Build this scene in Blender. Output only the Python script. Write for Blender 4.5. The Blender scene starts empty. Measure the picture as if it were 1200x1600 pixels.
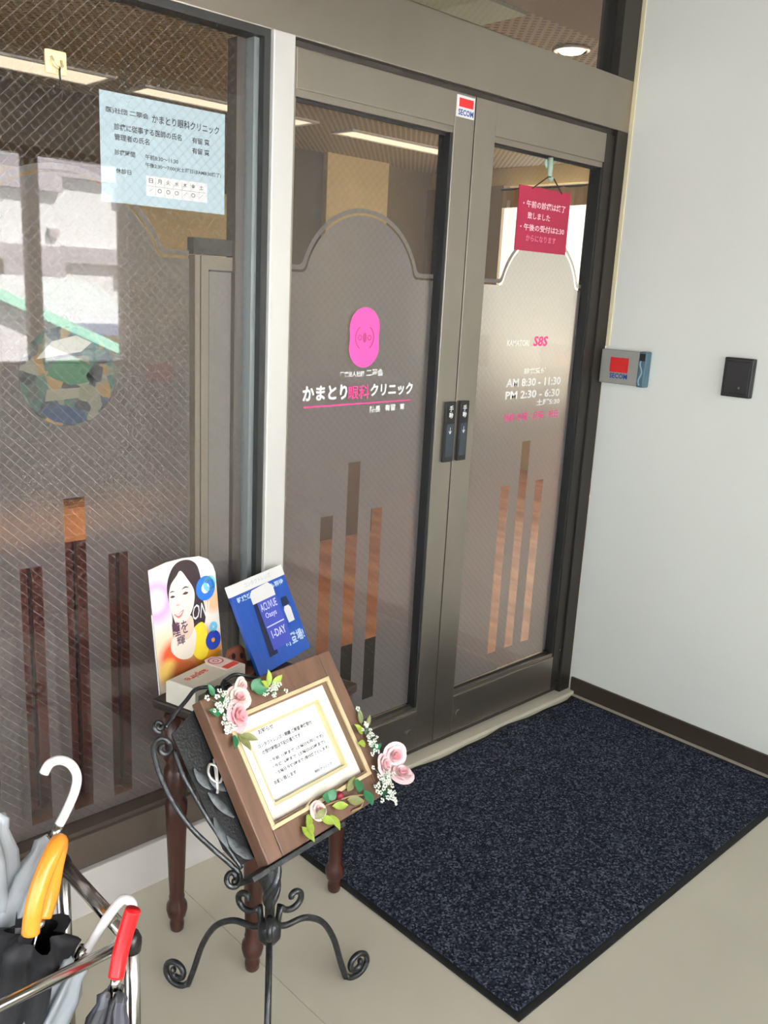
import bpy, bmesh, math, random
from math import sin, cos, pi, radians, sqrt, atan2
from mathutils import Vector, Matrix

random.seed(7)
scene = bpy.context.scene
COL = scene.collection

# ------------------------------------------------------------------ camera
CAM = Vector((-2.8577, -1.8344, 1.5112))
yaw, pitch, roll = radians(44.130), radians(-13.873), radians(2.964)
fwd = Vector((sin(yaw)*cos(pitch), cos(yaw)*cos(pitch), sin(pitch)))
rgt = Vector((cos(yaw), -sin(yaw), 0))
upv = rgt.cross(fwd)
r2 = cos(roll)*rgt + sin(roll)*upv
u2 = -sin(roll)*rgt + cos(roll)*upv
cd = bpy.data.cameras.new('camera')
cd.sensor_fit = 'VERTICAL'; cd.sensor_height = 24.0
cd.lens = 24.0*1395.4/1600.0
cd.clip_start = 0.05; cd.clip_end = 300
cam = bpy.data.objects.new('camera', cd); COL.objects.link(cam)
M = Matrix((r2, u2, -fwd)).transposed().to_4x4(); M.translation = CAM
cam.matrix_world = M
scene.camera = cam

# ------------------------------------------------------------------ light
world = bpy.data.worlds.new('sky'); scene.world = world
world.use_nodes = True
bg = world.node_tree.nodes['Background']
bg.inputs['Color'].default_value = (0.86, 0.93, 1.0, 1)
bg.inputs['Strength'].default_value = 4.6
sd = bpy.data.lights.new('sun', 'SUN'); sd.energy = 110.0; sd.angle = radians(1.0); sd.color = (1.0, 0.97, 0.93)
sun = bpy.data.objects.new('sun', sd); COL.objects.link(sun)
sun.rotation_euler = Vector((-0.30, -0.62, -0.72)).to_track_quat('-Z', 'Y').to_euler()
vs = scene.view_settings
vs.view_transform = 'Standard'; vs.look = 'None'; vs.gamma = 1.0; vs.exposure = 0.18
vs.use_curve_mapping = False
try:
    scene.cycles.use_denoising = True
    scene.cycles.max_bounces = 10
    scene.cycles.transparent_max_bounces = 16
    scene.cycles.sample_clamp_indirect = 6.0
except Exception:
    pass

# ------------------------------------------------------------------ materials
def lin(c):
    c = c/255.0
    return c/12.92 if c <= 0.04045 else ((c+0.055)/1.055)**2.4
def rgb(r, g, b): return (lin(r), lin(g), lin(b), 1.0)

MATS = {}
def mat(name, col, rough=0.6, metal=0.0, var=0.0, scale=20.0, bump=0.0, bscale=80.0, spec=0.5, emit=0.0, detail=4.0, stretch=None):
    """Principled material with an optional procedural tint variation and fine relief."""
    if name in MATS: return MATS[name]
    m = bpy.data.materials.new(name); m.use_nodes = True
    nt = m.node_tree; b = nt.nodes['Principled BSDF']
    c = col if len(col) == 4 else (*col, 1)
    b.inputs['Base Color'].default_value = c
    b.inputs['Roughness'].default_value = rough
    b.inputs['Metallic'].default_value = metal
    b.inputs['Specular IOR Level'].default_value = spec
    tc = nt.nodes.new('ShaderNodeTexCoord')
    src = tc.outputs['Object']
    if stretch:
        mp = nt.nodes.new('ShaderNodeMapping'); mp.inputs['Scale'].default_value = stretch
        nt.links.new(src, mp.inputs['Vector']); src = mp.outputs['Vector']
    n = nt.nodes.new('ShaderNodeTexNoise'); n.inputs['Scale'].default_value = scale; n.inputs['Detail'].default_value = detail
    nt.links.new(src, n.inputs['Vector'])
    v = max(var, 0.02)
    r = nt.nodes.new('ShaderNodeValToRGB')
    r.color_ramp.elements[0].position = 0.3; r.color_ramp.elements[1].position = 0.7
    r.color_ramp.elements[0].color = (c[0]*(1-v), c[1]*(1-v), c[2]*(1-v), 1)
    r.color_ramp.elements[1].color = (min(1, c[0]*(1+v)), min(1, c[1]*(1+v)), min(1, c[2]*(1+v)), 1)
    nt.links.new(n.outputs['Fac'], r.inputs['Fac']); nt.links.new(r.outputs['Color'], b.inputs['Base Color'])
    if bump:
        n2 = nt.nodes.new('ShaderNodeTexNoise'); n2.inputs['Scale'].default_value = bscale; n2.inputs['Detail'].default_value = 3
        nt.links.new(src, n2.inputs['Vector'])
        bp = nt.nodes.new('ShaderNodeBump'); bp.inputs['Strength'].default_value = bump; bp.inputs['Distance'].default_value = 0.002
        nt.links.new(n2.outputs['Fac'], bp.inputs['Height']); nt.links.new(bp.outputs['Normal'], b.inputs['Normal'])
    if emit:
        b.inputs['Emission Color'].default_value = c; b.inputs['Emission Strength'].default_value = emit
    MATS[name] = m
    return m

def math_node(nt, op, a, b=None):
    n = nt.nodes.new('ShaderNodeMath'); n.operation = op
    for i, v in enumerate((a, b)):
        if v is None: continue
        if isinstance(v, (int, float)): n.inputs[i].default_value = v
        else: nt.links.new(v, n.inputs[i])
    return n.outputs[0]

def glass_mat(name, wire=True, tint=(1, 1, 1)):
    """Clear pane: Schlick reflection per face; wired glass carries a fine diagonal metal mesh."""
    if name in MATS: return MATS[name]
    m = bpy.data.materials.new(name); m.use_nodes = True; nt = m.node_tree
    nt.nodes.remove(nt.nodes['Principled BSDF']); out = nt.nodes['Material Output']
    tr = nt.nodes.new('ShaderNodeBsdfTransparent'); tr.inputs['Color'].default_value = (*tint, 1)
    gl = nt.nodes.new('ShaderNodeBsdfGlossy'); gl.inputs['Roughness'].default_value = 0.0
    geo = nt.nodes.new('ShaderNodeNewGeometry')
    dt = nt.nodes.new('ShaderNodeVectorMath'); dt.operation = 'DOT_PRODUCT'
    nt.links.new(geo.outputs['Incoming'], dt.inputs[0]); nt.links.new(geo.outputs['Normal'], dt.inputs[1])
    c = math_node(nt, 'ABSOLUTE', dt.outputs['Value'])
    k = math_node(nt, 'POWER', math_node(nt, 'SUBTRACT', 1.0, c), 5.0)
    fr = math_node(nt, 'ADD', math_node(nt, 'MULTIPLY', k, 0.955), 0.045)
    mx = nt.nodes.new('ShaderNodeMixShader')
    nt.links.new(fr, mx.inputs[0]); nt.links.new(tr.outputs[0], mx.inputs[1]); nt.links.new(gl.outputs[0], mx.inputs[2])
    last = mx.outputs[0]
    if wire:
        tc = nt.nodes.new('ShaderNodeTexCoord'); sx = nt.nodes.new('ShaderNodeSeparateXYZ')
        nt.links.new(tc.outputs['Object'], sx.inputs[0])
        masks = []
        for sgn in ('ADD', 'SUBTRACT'):
            d = math_node(nt, sgn, sx.outputs['X'], sx.outputs['Z'])
            q = math_node(nt, 'PINGPONG', d, 0.012)
            masks.append(math_node(nt, 'LESS_THAN', q, 0.0008))
        w = math_node(nt, 'MAXIMUM', masks[0], masks[1])
        w = math_node(nt, 'MULTIPLY', w, 0.13)
        df = nt.nodes.new('ShaderNodeBsdfDiffuse'); df.inputs['Color'].default_value = (0.62, 0.6, 0.56, 1)
        m2 = nt.nodes.new('ShaderNodeMixShader')
        nt.links.new(w, m2.inputs[0]); nt.links.new(last, m2.inputs[1]); nt.links.new(df.outputs[0], m2.inputs[2])
        last = m2.outputs[0]
    nt.links.new(last, out.inputs['Surface'])
    MATS[name] = m
    return m

def film_mat():
    """Frosted adhesive film: scatters light both ways, lets a little straight through."""
    m = bpy.data.materials.new('frosted_film'); m.use_nodes = True; nt = m.node_tree
    nt.nodes.remove(nt.nodes['Principled BSDF']); out = nt.nodes['Material Output']
    df = nt.nodes.new('ShaderNodeBsdfDiffuse'); df.inputs['Color'].default_value = (0.085, 0.084, 0.086, 1)
    tl = nt.nodes.new('ShaderNodeBsdfTranslucent'); tl.inputs['Color'].default_value = (0.27, 0.28, 0.30, 1)
    rf = nt.nodes.new('ShaderNodeBsdfRefraction'); rf.inputs['Color'].default_value = (0.29, 0.292, 0.30, 1)
    rf.inputs['Roughness'].default_value = 0.85; rf.inputs['IOR'].default_value = 1.10
    a = nt.nodes.new('ShaderNodeAddShader'); a2 = nt.nodes.new('ShaderNodeAddShader')
    nt.links.new(df.outputs[0], a.inputs[0]); nt.links.new(tl.outputs[0], a.inputs[1])
    nt.links.new(a.outputs[0], a2.inputs[0]); nt.links.new(rf.outputs[0], a2.inputs[1])
    nt.links.new(a2.outputs[0], out.inputs['Surface'])
    MATS['film'] = m
    return m

def perforated_mat(name, base, hole, pitch, rad):
    m = bpy.data.materials.new(name); m.use_nodes = True; nt = m.node_tree; b = nt.nodes['Principled BSDF']
    tc = nt.nodes.new('ShaderNodeTexCoord'); sx = nt.nodes.new('ShaderNodeSeparateXYZ')
    nt.links.new(tc.outputs['Object'], sx.inputs[0])
    a = math_node(nt, 'ADD', sx.outputs['X'], sx.outputs['Y']); c = math_node(nt, 'SUBTRACT', sx.outputs['X'], sx.outputs['Y'])
    pa = math_node(nt, 'PINGPONG', a, pitch); pb = math_node(nt, 'PINGPONG', c, pitch)
    mk = math_node(nt, 'MULTIPLY', math_node(nt, 'GREATER_THAN', pa, rad), math_node(nt, 'GREATER_THAN', pb, rad))
    mix = nt.nodes.new('ShaderNodeMix'); mix.data_type = 'RGBA'
    nt.links.new(mk, mix.inputs[0]); mix.inputs[6].default_value = base; mix.inputs[7].default_value = hole
    nt.links.new(mix.outputs[2], b.inputs['Base Color']); b.inputs['Roughness'].default_value = 0.7
    MATS[name] = m
    return m

def mat_carpet():
    m = bpy.data.materials.new('loop_pile'); m.use_nodes = True; nt = m.node_tree; b = nt.nodes['Principled BSDF']
    tc = nt.nodes.new('ShaderNodeTexCoord')
    v = nt.nodes.new('ShaderNodeTexVoronoi'); v.inputs['Scale'].default_value = 210
    n = nt.nodes.new('ShaderNodeTexNoise'); n.inputs['Scale'].default_value = 60; n.inputs['Detail'].default_value = 5
    nt.links.new(tc.outputs['Object'], v.inputs['Vector']); nt.links.new(tc.outputs['Object'], n.inputs['Vector'])
    s = nt.nodes.new('ShaderNodeSeparateColor'); nt.links.new(v.outputs['Color'], s.inputs[0])
    f = math_node(nt, 'ADD', math_node(nt, 'MULTIPLY', s.outputs[0], 0.8), math_node(nt, 'MULTIPLY', n.outputs['Fac'], 0.3))
    r = nt.nodes.new('ShaderNodeValToRGB'); e = r.color_ramp.elements
    e[0].position = 0.1; e[0].color = rgb(17, 18, 22)
    e[1].position = 0.98; e[1].color = rgb(104, 108, 120)
    k = e.new(0.45); k.color = rgb(34, 37, 46)
    k = e.new(0.75); k.color = rgb(58, 63, 77)
    nt.links.new(f, r.inputs['Fac']); nt.links.new(r.outputs['Color'], b.inputs['Base Color'])
    b.inputs['Roughness'].default_value = 0.95; b.inputs['Specular IOR Level'].default_value = 0.1
    bp = nt.nodes.new('ShaderNodeBump'); bp.inputs['Strength'].default_value = 0.8; bp.inputs['Distance'].default_value = 0.004
    nt.links.new(f, bp.inputs['Height']); nt.links.new(bp.outputs['Normal'], b.inputs['Normal'])
    return m

def wood_mat(name, c1, c2, scale=(3, 60, 60), rough=0.4):
    m = bpy.data.materials.new(name); m.use_nodes = True; nt = m.node_tree; b = nt.nodes['Principled BSDF']
    tc = nt.nodes.new('ShaderNodeTexCoord'); mp = nt.nodes.new('ShaderNodeMapping'); mp.inputs['Scale'].default_value = scale
    n = nt.nodes.new('ShaderNodeTexNoise'); n.inputs['Scale'].default_value = 1.0; n.inputs['Detail'].default_value = 6
    nt.links.new(tc.outputs['Object'], mp.inputs[0]); nt.links.new(mp.outputs[0], n.inputs['Vector'])
    r = nt.nodes.new('ShaderNodeValToRGB'); r.color_ramp.elements[0].color = c1; r.color_ramp.elements[1].color = c2
    r.color_ramp.elements[0].position = 0.35; r.color_ramp.elements[1].position = 0.65
    nt.links.new(n.outputs['Fac'], r.inputs[0]); nt.links.new(r.outputs[0], b.inputs['Base Color'])
    b.inputs['Roughness'].default_value = rough
    MATS[name] = m
    return m

def tile_wall_mat(name, c, joint, sx_, sy_, w=0.04):
    """far tiled wall: joints too fine to model at that distance"""
    m = bpy.data.materials.new(name); m.use_nodes = True; nt = m.node_tree; b = nt.nodes['Principled BSDF']
    tc = nt.nodes.new('ShaderNodeTexCoord'); s = nt.nodes.new('ShaderNodeSeparateXYZ'); nt.links.new(tc.outputs['Object'], s.inputs[0])
    a = math_node(nt, 'LESS_THAN', math_node(nt, 'PINGPONG', s.outputs['X'], sx_), w*sx_)
    d = math_node(nt, 'LESS_THAN', math_node(nt, 'PINGPONG', s.outputs['Z'], sy_), w*sx_)
    mk = math_node(nt, 'MAXIMUM', a, d)
    mix = nt.nodes.new('ShaderNodeMix'); mix.data_type = 'RGBA'
    nt.links.new(mk, mix.inputs[0]); mix.inputs[6].default_value = c; mix.inputs[7].default_value = joint
    nt.links.new(mix.outputs[2], b.inputs['Base Color']); b.inputs['Roughness'].default_value = 0.7
    return m

GLASS = glass_mat('wired_glass')
CLEAR = glass_mat('clear_glass', wire=False)
FILM = film_mat()
m_frame = mat('anodised_frame', rgb(166, 158, 146), 0.36, 0.95, 0.03, 6, stretch=(1, 1, 1))
m_post = mat('silver_post', rgb(214, 211, 204), 0.42, 0.35, 0.02, 4)
m_gasket = mat('black_gasket', rgb(30, 31, 30), 0.5)
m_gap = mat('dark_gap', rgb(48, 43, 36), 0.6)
m_wall = mat('white_wall', rgb(224, 224, 214), 0.75, 0, 0.025, 1.6, bump=0.12, bscale=160)
m_base = mat('brown_baseboard', rgb(58, 48, 40), 0.45)
m_tile = mat('beige_floor_tile', rgb(200, 193, 174), 0.42, 0, 0.05, 3.0, bump=0.05, bscale=60)
m_grout = mat('tile_joint', rgb(192, 184, 165), 0.8)
m_sill = mat('pale_sill', rgb(196, 191, 184), 0.6, 0, 0.04, 8)
m_cream = mat('cream_trim', rgb(226, 214, 176), 0.6)
m_black = mat('black_plastic', rgb(24, 23, 22), 0.35)
m_iron = mat('wrought_iron', (0.055, 0.058, 0.060, 1), 0.36, 0.75, 0.35, 60, bump=0.5, bscale=160)
m_pewter = mat('rubbed_pewter', rgb(74, 78, 79), 0.5, 0.6, 0.3, 90, bump=0.4, bscale=120)
m_chrome = mat('brushed_steel', rgb(186, 182, 175), 0.22, 1.0, 0.03, 40)
m_white = mat('white_plastic', rgb(235, 233, 230), 0.35)
m_paper = mat('white_paper', rgb(252, 252, 250), 0.7)
m_ink = mat('black_ink', rgb(40, 40, 44), 0.7)
m_pink = mat('pink_vinyl', rgb(244, 88, 172), 0.5)
m_pinktxt = mat('deep_pink_vinyl', rgb(226, 70, 140), 0.5)
m_vinyl = mat('white_vinyl', rgb(250, 250, 246), 0.5)
m_red = mat('red_print', rgb(226, 36, 40), 0.5)
m_blueink = mat('blue_ink', rgb(30, 70, 140), 0.5)
m_dark = mat('dark_wood', rgb(58, 30, 22), 0.3, 0, 0.25, 14, stretch=(6, 6, 1))
m_framewood = wood_mat('walnut_frame', rgb(94, 68, 52), rgb(112, 82, 63), (60, 8, 60), 0.42)
m_gold = mat('pale_gold', rgb(226, 206, 164), 0.35, 0.35, 0.06, 30)
m_matboard = mat('cream_matboard', rgb(252, 244, 228), 0.7)

# ------------------------------------------------------------------ mesh building
class MB:
    def __init__(s): s.v = []; s.f = []
    def add(s, vs_, fs):
        o = len(s.v); s.v += [tuple(p) for p in vs_]; s.f += [tuple(i+o for i in f) for f in fs]; return s
    def box(s, x0, x1, y0, y1, z0, z1):
        return s.add([(x0,y0,z0),(x1,y0,z0),(x1,y1,z0),(x0,y1,z0),(x0,y0,z1),(x1,y0,z1),(x1,y1,z1),(x0,y1,z1)],
                     [(0,3,2,1),(4,5,6,7),(0,1,5,4),(1,2,6,5),(2,3,7,6),(3,0,4,7)])
    def tube(s, path, r, n=8, closed=False, flat=1.0):
        P = [Vector(p) for p in path]; L = len(P)
        R = r if isinstance(r, (list, tuple)) else [r]*L
        T = []
        for i in range(L):
            a = P[(i-1) % L] if (closed or i > 0) else P[i]; b = P[(i+1) % L] if (closed or i < L-1) else P[i]
            t = (b-a); T.append(t.normalized() if t.length > 1e-9 else Vector((0,0,1)))
        ref = Vector((0,0,1)) if abs(T[0].z) < 0.9 else Vector((1,0,0))
        N = (ref - T[0]*ref.dot(T[0])).normalized()
        rings = []
        for i in range(L):
            N = (N - T[i]*N.dot(T[i])); N = N.normalized() if N.length > 1e-6 else T[i].orthogonal().normalized()
            B = T[i].cross(N)
            rings.append([P[i] + (N*cos(2*pi*k/n) + B*sin(2*pi*k/n)*flat)*R[i] for k in range(n)])
        o = len(s.v)
        for rg in rings: s.v += [tuple(p) for p in rg]
        for i in range(L if closed else L-1):
            j = (i+1) % L
            for k in range(n):
                s.f.append((o+i*n+k, o+i*n+(k+1)%n, o+j*n+(k+1)%n, o+j*n+k))
        if not closed:
            s.f.append(tuple(o+k for k in reversed(range(n)))); s.f.append(tuple(o+(L-1)*n+k for k in range(n)))
        return s
    def lathe(s, prof, n=16, c=(0,0,0), ax=None):
        """prof: (r, h) pairs along +Z (or along ax matrix)"""
        o = len(s.v); A = ax or Matrix.Identity(3)
        for r, h in prof:
            for k in range(n):
                p = A @ Vector((r*cos(2*pi*k/n), r*sin(2*pi*k/n), h)); s.v.append((p.x+c[0], p.y+c[1], p.z+c[2]))
        for i in range(len(prof)-1):
            for k in range(n):
                s.f.append((o+i*n+k, o+i*n+(k+1)%n, o+(i+1)*n+(k+1)%n, o+(i+1)*n+k))
        s.f.append(tuple(o+k for k in reversed(range(n)))); s.f.append(tuple(o+(len(prof)-1)*n+k for k in range(n)))
        return s
    def prism(s, poly, fm, t0, t1):
        """extrude polygon (a,b) between depths t0,t1 ; fm(a,b,c)->xyz"""
        n = len(poly); o = len(s.v)
        for t in (t0, t1):
            for a, b in poly: s.v.append(tuple(fm(a, b, t)))
        s.f.append(tuple(o+k for k in range(n))); s.f.append(tuple(o+n+k for k in reversed(range(n))))
        for k in range(n): s.f.append((o+k, o+n+k, o+n+(k+1)%n, o+(k+1)%n))
        return s

def link(name, me, m, parent=None, loc=None, bevel=0.0, smooth=False, recalc=True):
    if recalc or bevel:
        bm = bmesh.new(); bm.from_mesh(me)
        if bevel:
            ed = [e for e in bm.edges if len(e.link_faces) == 2 and e.calc_face_angle(0) > 0.6]
            bmesh.ops.bevel(bm, geom=ed, offset=bevel, segments=2, affect='EDGES', profile=0.6)
        bmesh.ops.recalc_face_normals(bm, faces=bm.faces)
        bm.to_mesh(me); bm.free()
    if smooth:
        for p in me.polygons: p.use_smooth = True
    me.materials.append(m)
    o = bpy.data.objects.new(name, me); COL.objects.link(o)
    if parent: o.parent = parent
    if loc: o.location = loc
    return o
def build(name, mb, m, parent=None, loc=None, bevel=0.0, smooth=False, recalc=True):
    me = bpy.data.meshes.new(name); me.from_pydata(mb.v, [], mb.f); me.update()
    return link(name, me, m, parent, loc, bevel, smooth, recalc)
def bx(name, x0, x1, y0, y1, z0, z1, m, parent=None, bevel=0.0, loc=None):
    return build(name, MB().box(x0, x1, y0, y1, z0, z1), m, parent, loc, bevel)
def empty(name, loc=(0,0,0), rz=0.0):
    o = bpy.data.objects.new(name, None); COL.objects.link(o); o.location = loc; o.rotation_euler = (0,0,rz)
    o.empty_display_size = 0.05
    return o
def tag(o, label=None, cat=None, group=None, kind=None):
    if label: o['label'] = label
    if cat: o['category'] = cat
    if group: o['group'] = group
    if kind: o['kind'] = kind
    return o
def struct(o, label=None, cat=None):
    return tag(o, label, cat, kind='structure')

XZ = lambda y: (lambda a, b, c=0.0: (a, y+c, b))      # map (a,b) to the facade plane at depth y

_tc = {}
def text_geo(body, off=0.0):
    k = (body, off)
    if k in _tc: return _tc[k]
    c = bpy.data.curves.new('txt', 'FONT'); c.body = body; c.size = 1.0; c.resolution_u = 2; c.offset = off
    o = bpy.data.objects.new('txt', c); COL.objects.link(o)
    dg = bpy.context.evaluated_depsgraph_get(); dg.update()
    me = bpy.data.meshes.new_from_object(o.evaluated_get(dg))
    V = [(v.co.x, v.co.y) for v in me.vertices]; F = [tuple(p.vertices) for p in me.polygons]
    bpy.data.objects.remove(o); bpy.data.curves.remove(c); bpy.data.meshes.remove(me)
    _tc[k] = (V, F); return V, F
def put_text(mb, body, x, y, w, h, fm, off=0.012, shear=0.0):
    """fit text into the box with lower-left corner (x, y), width w and height h"""
    V, F = text_geo(body, off)
    if not V: return mb
    x0 = min(v[0] for v in V); x1 = max(v[0] for v in V); y0 = min(v[1] for v in V); y1 = max(v[1] for v in V)
    sx_ = w/max(1e-6, x1-x0); sy_ = h/max(1e-6, y1-y0)
    return mb.add([fm(x+(v[0]-x0)*sx_+shear*(v[1]-y0)*sy_, y+(v[1]-y0)*sy_) for v in V], F)

def letters(parent, m, fm, lines, off=0.012):
    """one lettering part per line of writing"""
    for ln in lines:
        b = MB(); put_text(b, *ln, fm, off); build('lettering', b, m, parent, recalc=False)

def curve_fill(loops, fm):
    """filled 2D outline with holes -> mesh"""
    c = bpy.data.curves.new('fill', 'CURVE'); c.dimensions = '2D'; c.fill_mode = 'BOTH'
    for lp in loops:
        sp = c.splines.new('POLY'); sp.points.add(len(lp)-1)
        for p, (a, b) in zip(sp.points, lp): p.co = (a, b, 0, 1)
        sp.use_cyclic_u = True
    o = bpy.data.objects.new('fill', c); COL.objects.link(o)
    dg = bpy.context.evaluated_depsgraph_get(); dg.update()
    me = bpy.data.meshes.new_from_object(o.evaluated_get(dg))
    V = [fm(v.co.x, v.co.y) for v in me.vertices]; F = [tuple(p.vertices) for p in me.polygons]
    bpy.data.objects.remove(o); bpy.data.curves.remove(c); bpy.data.meshes.remove(me)
    return MB().add(V, F)
def flip(mb):
    mb.f = [tuple(reversed(f)) for f in mb.f]; return mb
def circle(cx, cz, r, n=32, a0=0, a1=2*pi, full=True):
    m = n if full else n+1
    return [(cx+r*cos(a0+(a1-a0)*k/n), cz+r*sin(a0+(a1-a0)*k/n)) for k in range(m)]

# ================================================================== SETTING
# ---- porch floor: vinyl sheets laid on a bed
floor = struct(bx('floor', -7.2, 3.6, -3.1, -0.02, -0.12, -0.0018, m_grout), 'pale beige vinyl sheet porch floor in front of the glass doors', 'floor')
T = 1.82; J = 0.0016
for i in range(-3, 3):                       # vinyl sheets, seams running towards the doors
    build('vinyl_sheet', MB().box(J/2, T-J/2, -3.075, 0.0, -0.0022, 0.0), m_tile, floor, (-1.81+i*T, -0.022, 0), bevel=0.0004)

# ---- right wall with its baseboard and cream corner strip
struct(bx('wall_right', 0.0, 0.14, -2.12, 0.0, -0.1, 2.75, m_wall), 'white painted wall on the right of the doors', 'wall')
struct(bx('baseboard_right', -0.010, 0.0, -2.12, -0.012, 0.0, 0.066, m_base, bevel=0.002), 'dark brown baseboard along the white wall', 'baseboard')
struct(bx('trim_1', -0.004, 0.03, -0.016, -0.0005, 1.36, 2.75, m_cream, bevel=0.001), 'cream sealant strip where the white wall meets the door frame', 'trim')

# ---- porch ceiling and the corridor wall behind the camera with its sliding windows
m_pceil = perforated_mat('porch_ceiling_board', rgb(108, 100, 80), rgb(84, 76, 60), 0.028, 0.012)
struct(bx('ceiling', -7.2, 3.6, -3.2, -0.0, 2.62, 2.80, m_pceil), 'brown-grey perforated porch ceiling', 'ceiling')
wb = struct(empty('wall_back', (0, -3.0, 0)), 'white corridor wall with sliding windows seen mirrored in the glass', 'wall')
bx('lower_wall', -1.965, 3.6, -0.14, 0, -0.1, 1.02, m_wall, wb)
bx('upper_wall', -1.965, 3.6, -0.14, 0, 2.16, 2.62, m_wall, wb)
bx('pier', -0.245, 3.6, -0.14, 0, 1.02, 2.16, m_wall, wb)
bx('parapet', -7.2, -1.965, -0.14, 0, -0.1, 0.20, m_wall, wb)
m_sash = mat('sash_bronze', rgb(120, 112, 102), 0.45, 0.4)
w = struct(empty('window_2', (-0.245, -3.06, 1.02)), 'bronze sliding window mirrored in the left shop window', 'window')
wd = 1.72
bx('sill_frame', -wd, 0, -0.05, 0.03, 0.0, 0.012, m_sash, w); bx('head_frame', -wd, 0, -0.05, 0.03, 1.10, 1.14, m_sash, w)
bx('jamb', -0.006, 0.0, -0.05, 0.03, 0.012, 1.10, m_sash, w); bx('jamb', -wd, -wd+0.05, -0.05, 0.03, 0.012, 1.10, m_sash, w)
bx('meeting_stile', -0.575, -0.500, -0.03, 0.03, 0.012, 1.10, m_sash, w)
bx('pane', -0.500, -0.006, -0.003, 0.003, 0.012, 1.10, CLEAR, w)
bx('pane', -wd+0.05, -0.575, -0.023, -0.017, 0.012, 1.10, CLEAR, w)
for k, nth in enumerate(('nearest the sliding window', 'in the middle of the corridor', 'at the open end of the corridor')):  # out of view; added full height so daylight reaches lower wall and floor
    w = struct(empty('window_%d' % (k+3), (-1.965-k*1.745, -3.06, 0.20)), 'unseen full-height window added for low daylight, ' + nth, 'window')
    bx('sill_frame', -1.745, 0, -0.04, 0.03, 0, 0.04, m_sash, w); bx('head_frame', -1.745, 0, -0.04, 0.03, 2.34, 2.42, m_sash, w)
    bx('mullion', -0.05, 0, -0.04, 0.03, 0.04, 2.34, m_sash, w); bx('pane', -1.745, -0.05, -0.003, 0.003, 0.04, 2.34, CLEAR, w)

# ---- interior shell seen through the clear glass
m_iceil = perforated_mat('perforated_ceiling', rgb(186, 170, 140), rgb(120, 106, 82), 0.026, 0.011)
m_iwall = mat('tan_wall', rgb(150, 132, 106), 0.8, 0, 0.03, 3)
m_igrey = mat('grey_brown_wall', rgb(104, 95, 80), 0.8, 0, 0.03, 3)
m_icream = mat('cream_wall', rgb(234, 212, 160), 0.8, 0, 0.03, 3)
m_ifloor = wood_mat('parquet', rgb(150, 92, 66), rgb(196, 138, 104), (8, 2, 8), 0.35)
struct(bx('ceiling_interior', -4.2, 3.9, 0.08, 4.6, 2.60, 2.75, m_iceil), 'perforated tan ceiling of the waiting room behind the glass', 'ceiling')
struct(bx('floor_interior', -4.2, 3.7, 0.06, 4.5, -0.1, 0.01, m_ifloor), 'warm parquet floor of the waiting room behind the glass', 'floor')
wf = struct(empty('wall_far', (0, 4.35, 0)), 'far wall of the waiting room seen through the door glass', 'wall')
bx('warm_section', -4.2, 1.55, 0, 0.14, -0.1, 2.6, m_icream, wf)
bx('grey_section', 1.55, 2.17, -0.06, 0.14, -0.1, 2.6, m_igrey, wf)
bx('cream_section', 2.17, 2.87, -0.12, 0.14, -0.1, 2.6, m_icream, wf)
bx('tan_section', 2.87, 3.7, 0, 0.14, -0.1, 2.6, m_iwall, wf)
wi = struct(empty('wall_interior', (3.55, 0, 0)), 'waiting room side wall with a bright window', 'wall')
bx('lower_wall', 0, 0.12, 0.08, 4.35, -0.1, 0.90, m_icream, wi)
bx('upper_wall', 0, 0.12, 0.08, 4.35, 2.45, 2.6, m_icream, wi)
bx('pier', 0, 0.12, 0.08, 0.75, 0.90, 2.45, m_icream, wi)
bx('pilaster', -0.06, 0.12, 3.43, 4.35, 0.90, 2.45, m_iwall, wi)
wn = struct(empty('window_6', (3.61, 0.75, 0.90)), 'bright daylit window of the waiting room beyond the right door', 'window')
bx('sill_frame', -0.03, 0.03, 0, 2.68, 0, 0.05, m_white, wn); bx('head_frame', -0.03, 0.03, 0, 2.68, 1.51, 1.55, m_white, wn)
for yy in (0.0, 1.32, 2.64): bx('mullion', -0.03, 0.03, yy, yy+0.04, 0.05, 1.51, m_white, wn)
bx('pane', -0.003, 0.003, 0.04, 1.32, 0.05, 1.51, CLEAR, wn); bx('pane', -0.003, 0.003, 1.36, 2.64, 0.05, 1.51, CLEAR, wn)
m_cur = bpy.data.materials.new('cream_curtain'); m_cur.use_nodes = True; nc_ = m_cur.node_tree; bn = nc_.nodes['Principled BSDF']
bn.inputs['Base Color'].default_value = (0.88, 0.80, 0.64, 1); bn.inputs['Roughness'].default_value = 0.9
tlc = nc_.nodes.new('ShaderNodeBsdfTranslucent'); tlc.inputs['Color'].default_value = (0.95, 0.86, 0.66, 1)
mxc = nc_.nodes.new('ShaderNodeMixShader'); mxc.inputs[0].default_value = 0.6
nc_.links.new(bn.outputs[0], mxc.inputs[1]); nc_.links.new(tlc.outputs[0], mxc.inputs[2]); nc_.links.new(mxc.outputs[0], nc_.nodes['Material Output'].inputs['Surface'])
cu = empty('window_curtain', (3.47, 0.72, 0.92)); tag(cu, 'cream curtain added to warm the glow in the right door film', 'curtain')  # curtain added to make the right-door glow creamier and stronger
g = MB(); ncu = 150
for zz in (0.0, 1.40):
    for k in range(ncu+1): g.v.append((0.018*sin(k*0.72)*(1.0 if zz else 1.25), 2.68*k/ncu, zz))
for k in range(ncu): g.f.append((k, k+1, ncu+2+k, ncu+1+k))
build('cloth', g, m_cur, cu, smooth=True, recalc=False)
build('valance', MB().add([(-0.02+0.010*sin(k*0.9), 2.68*k/80, zz) for zz in (1.34, 1.49) for k in range(81)] , [(k, k+1, 82+k, 81+k) for k in range(80)]), mat('tan_valance', rgb(196, 172, 122), 0.9), cu, recalc=False)
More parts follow.
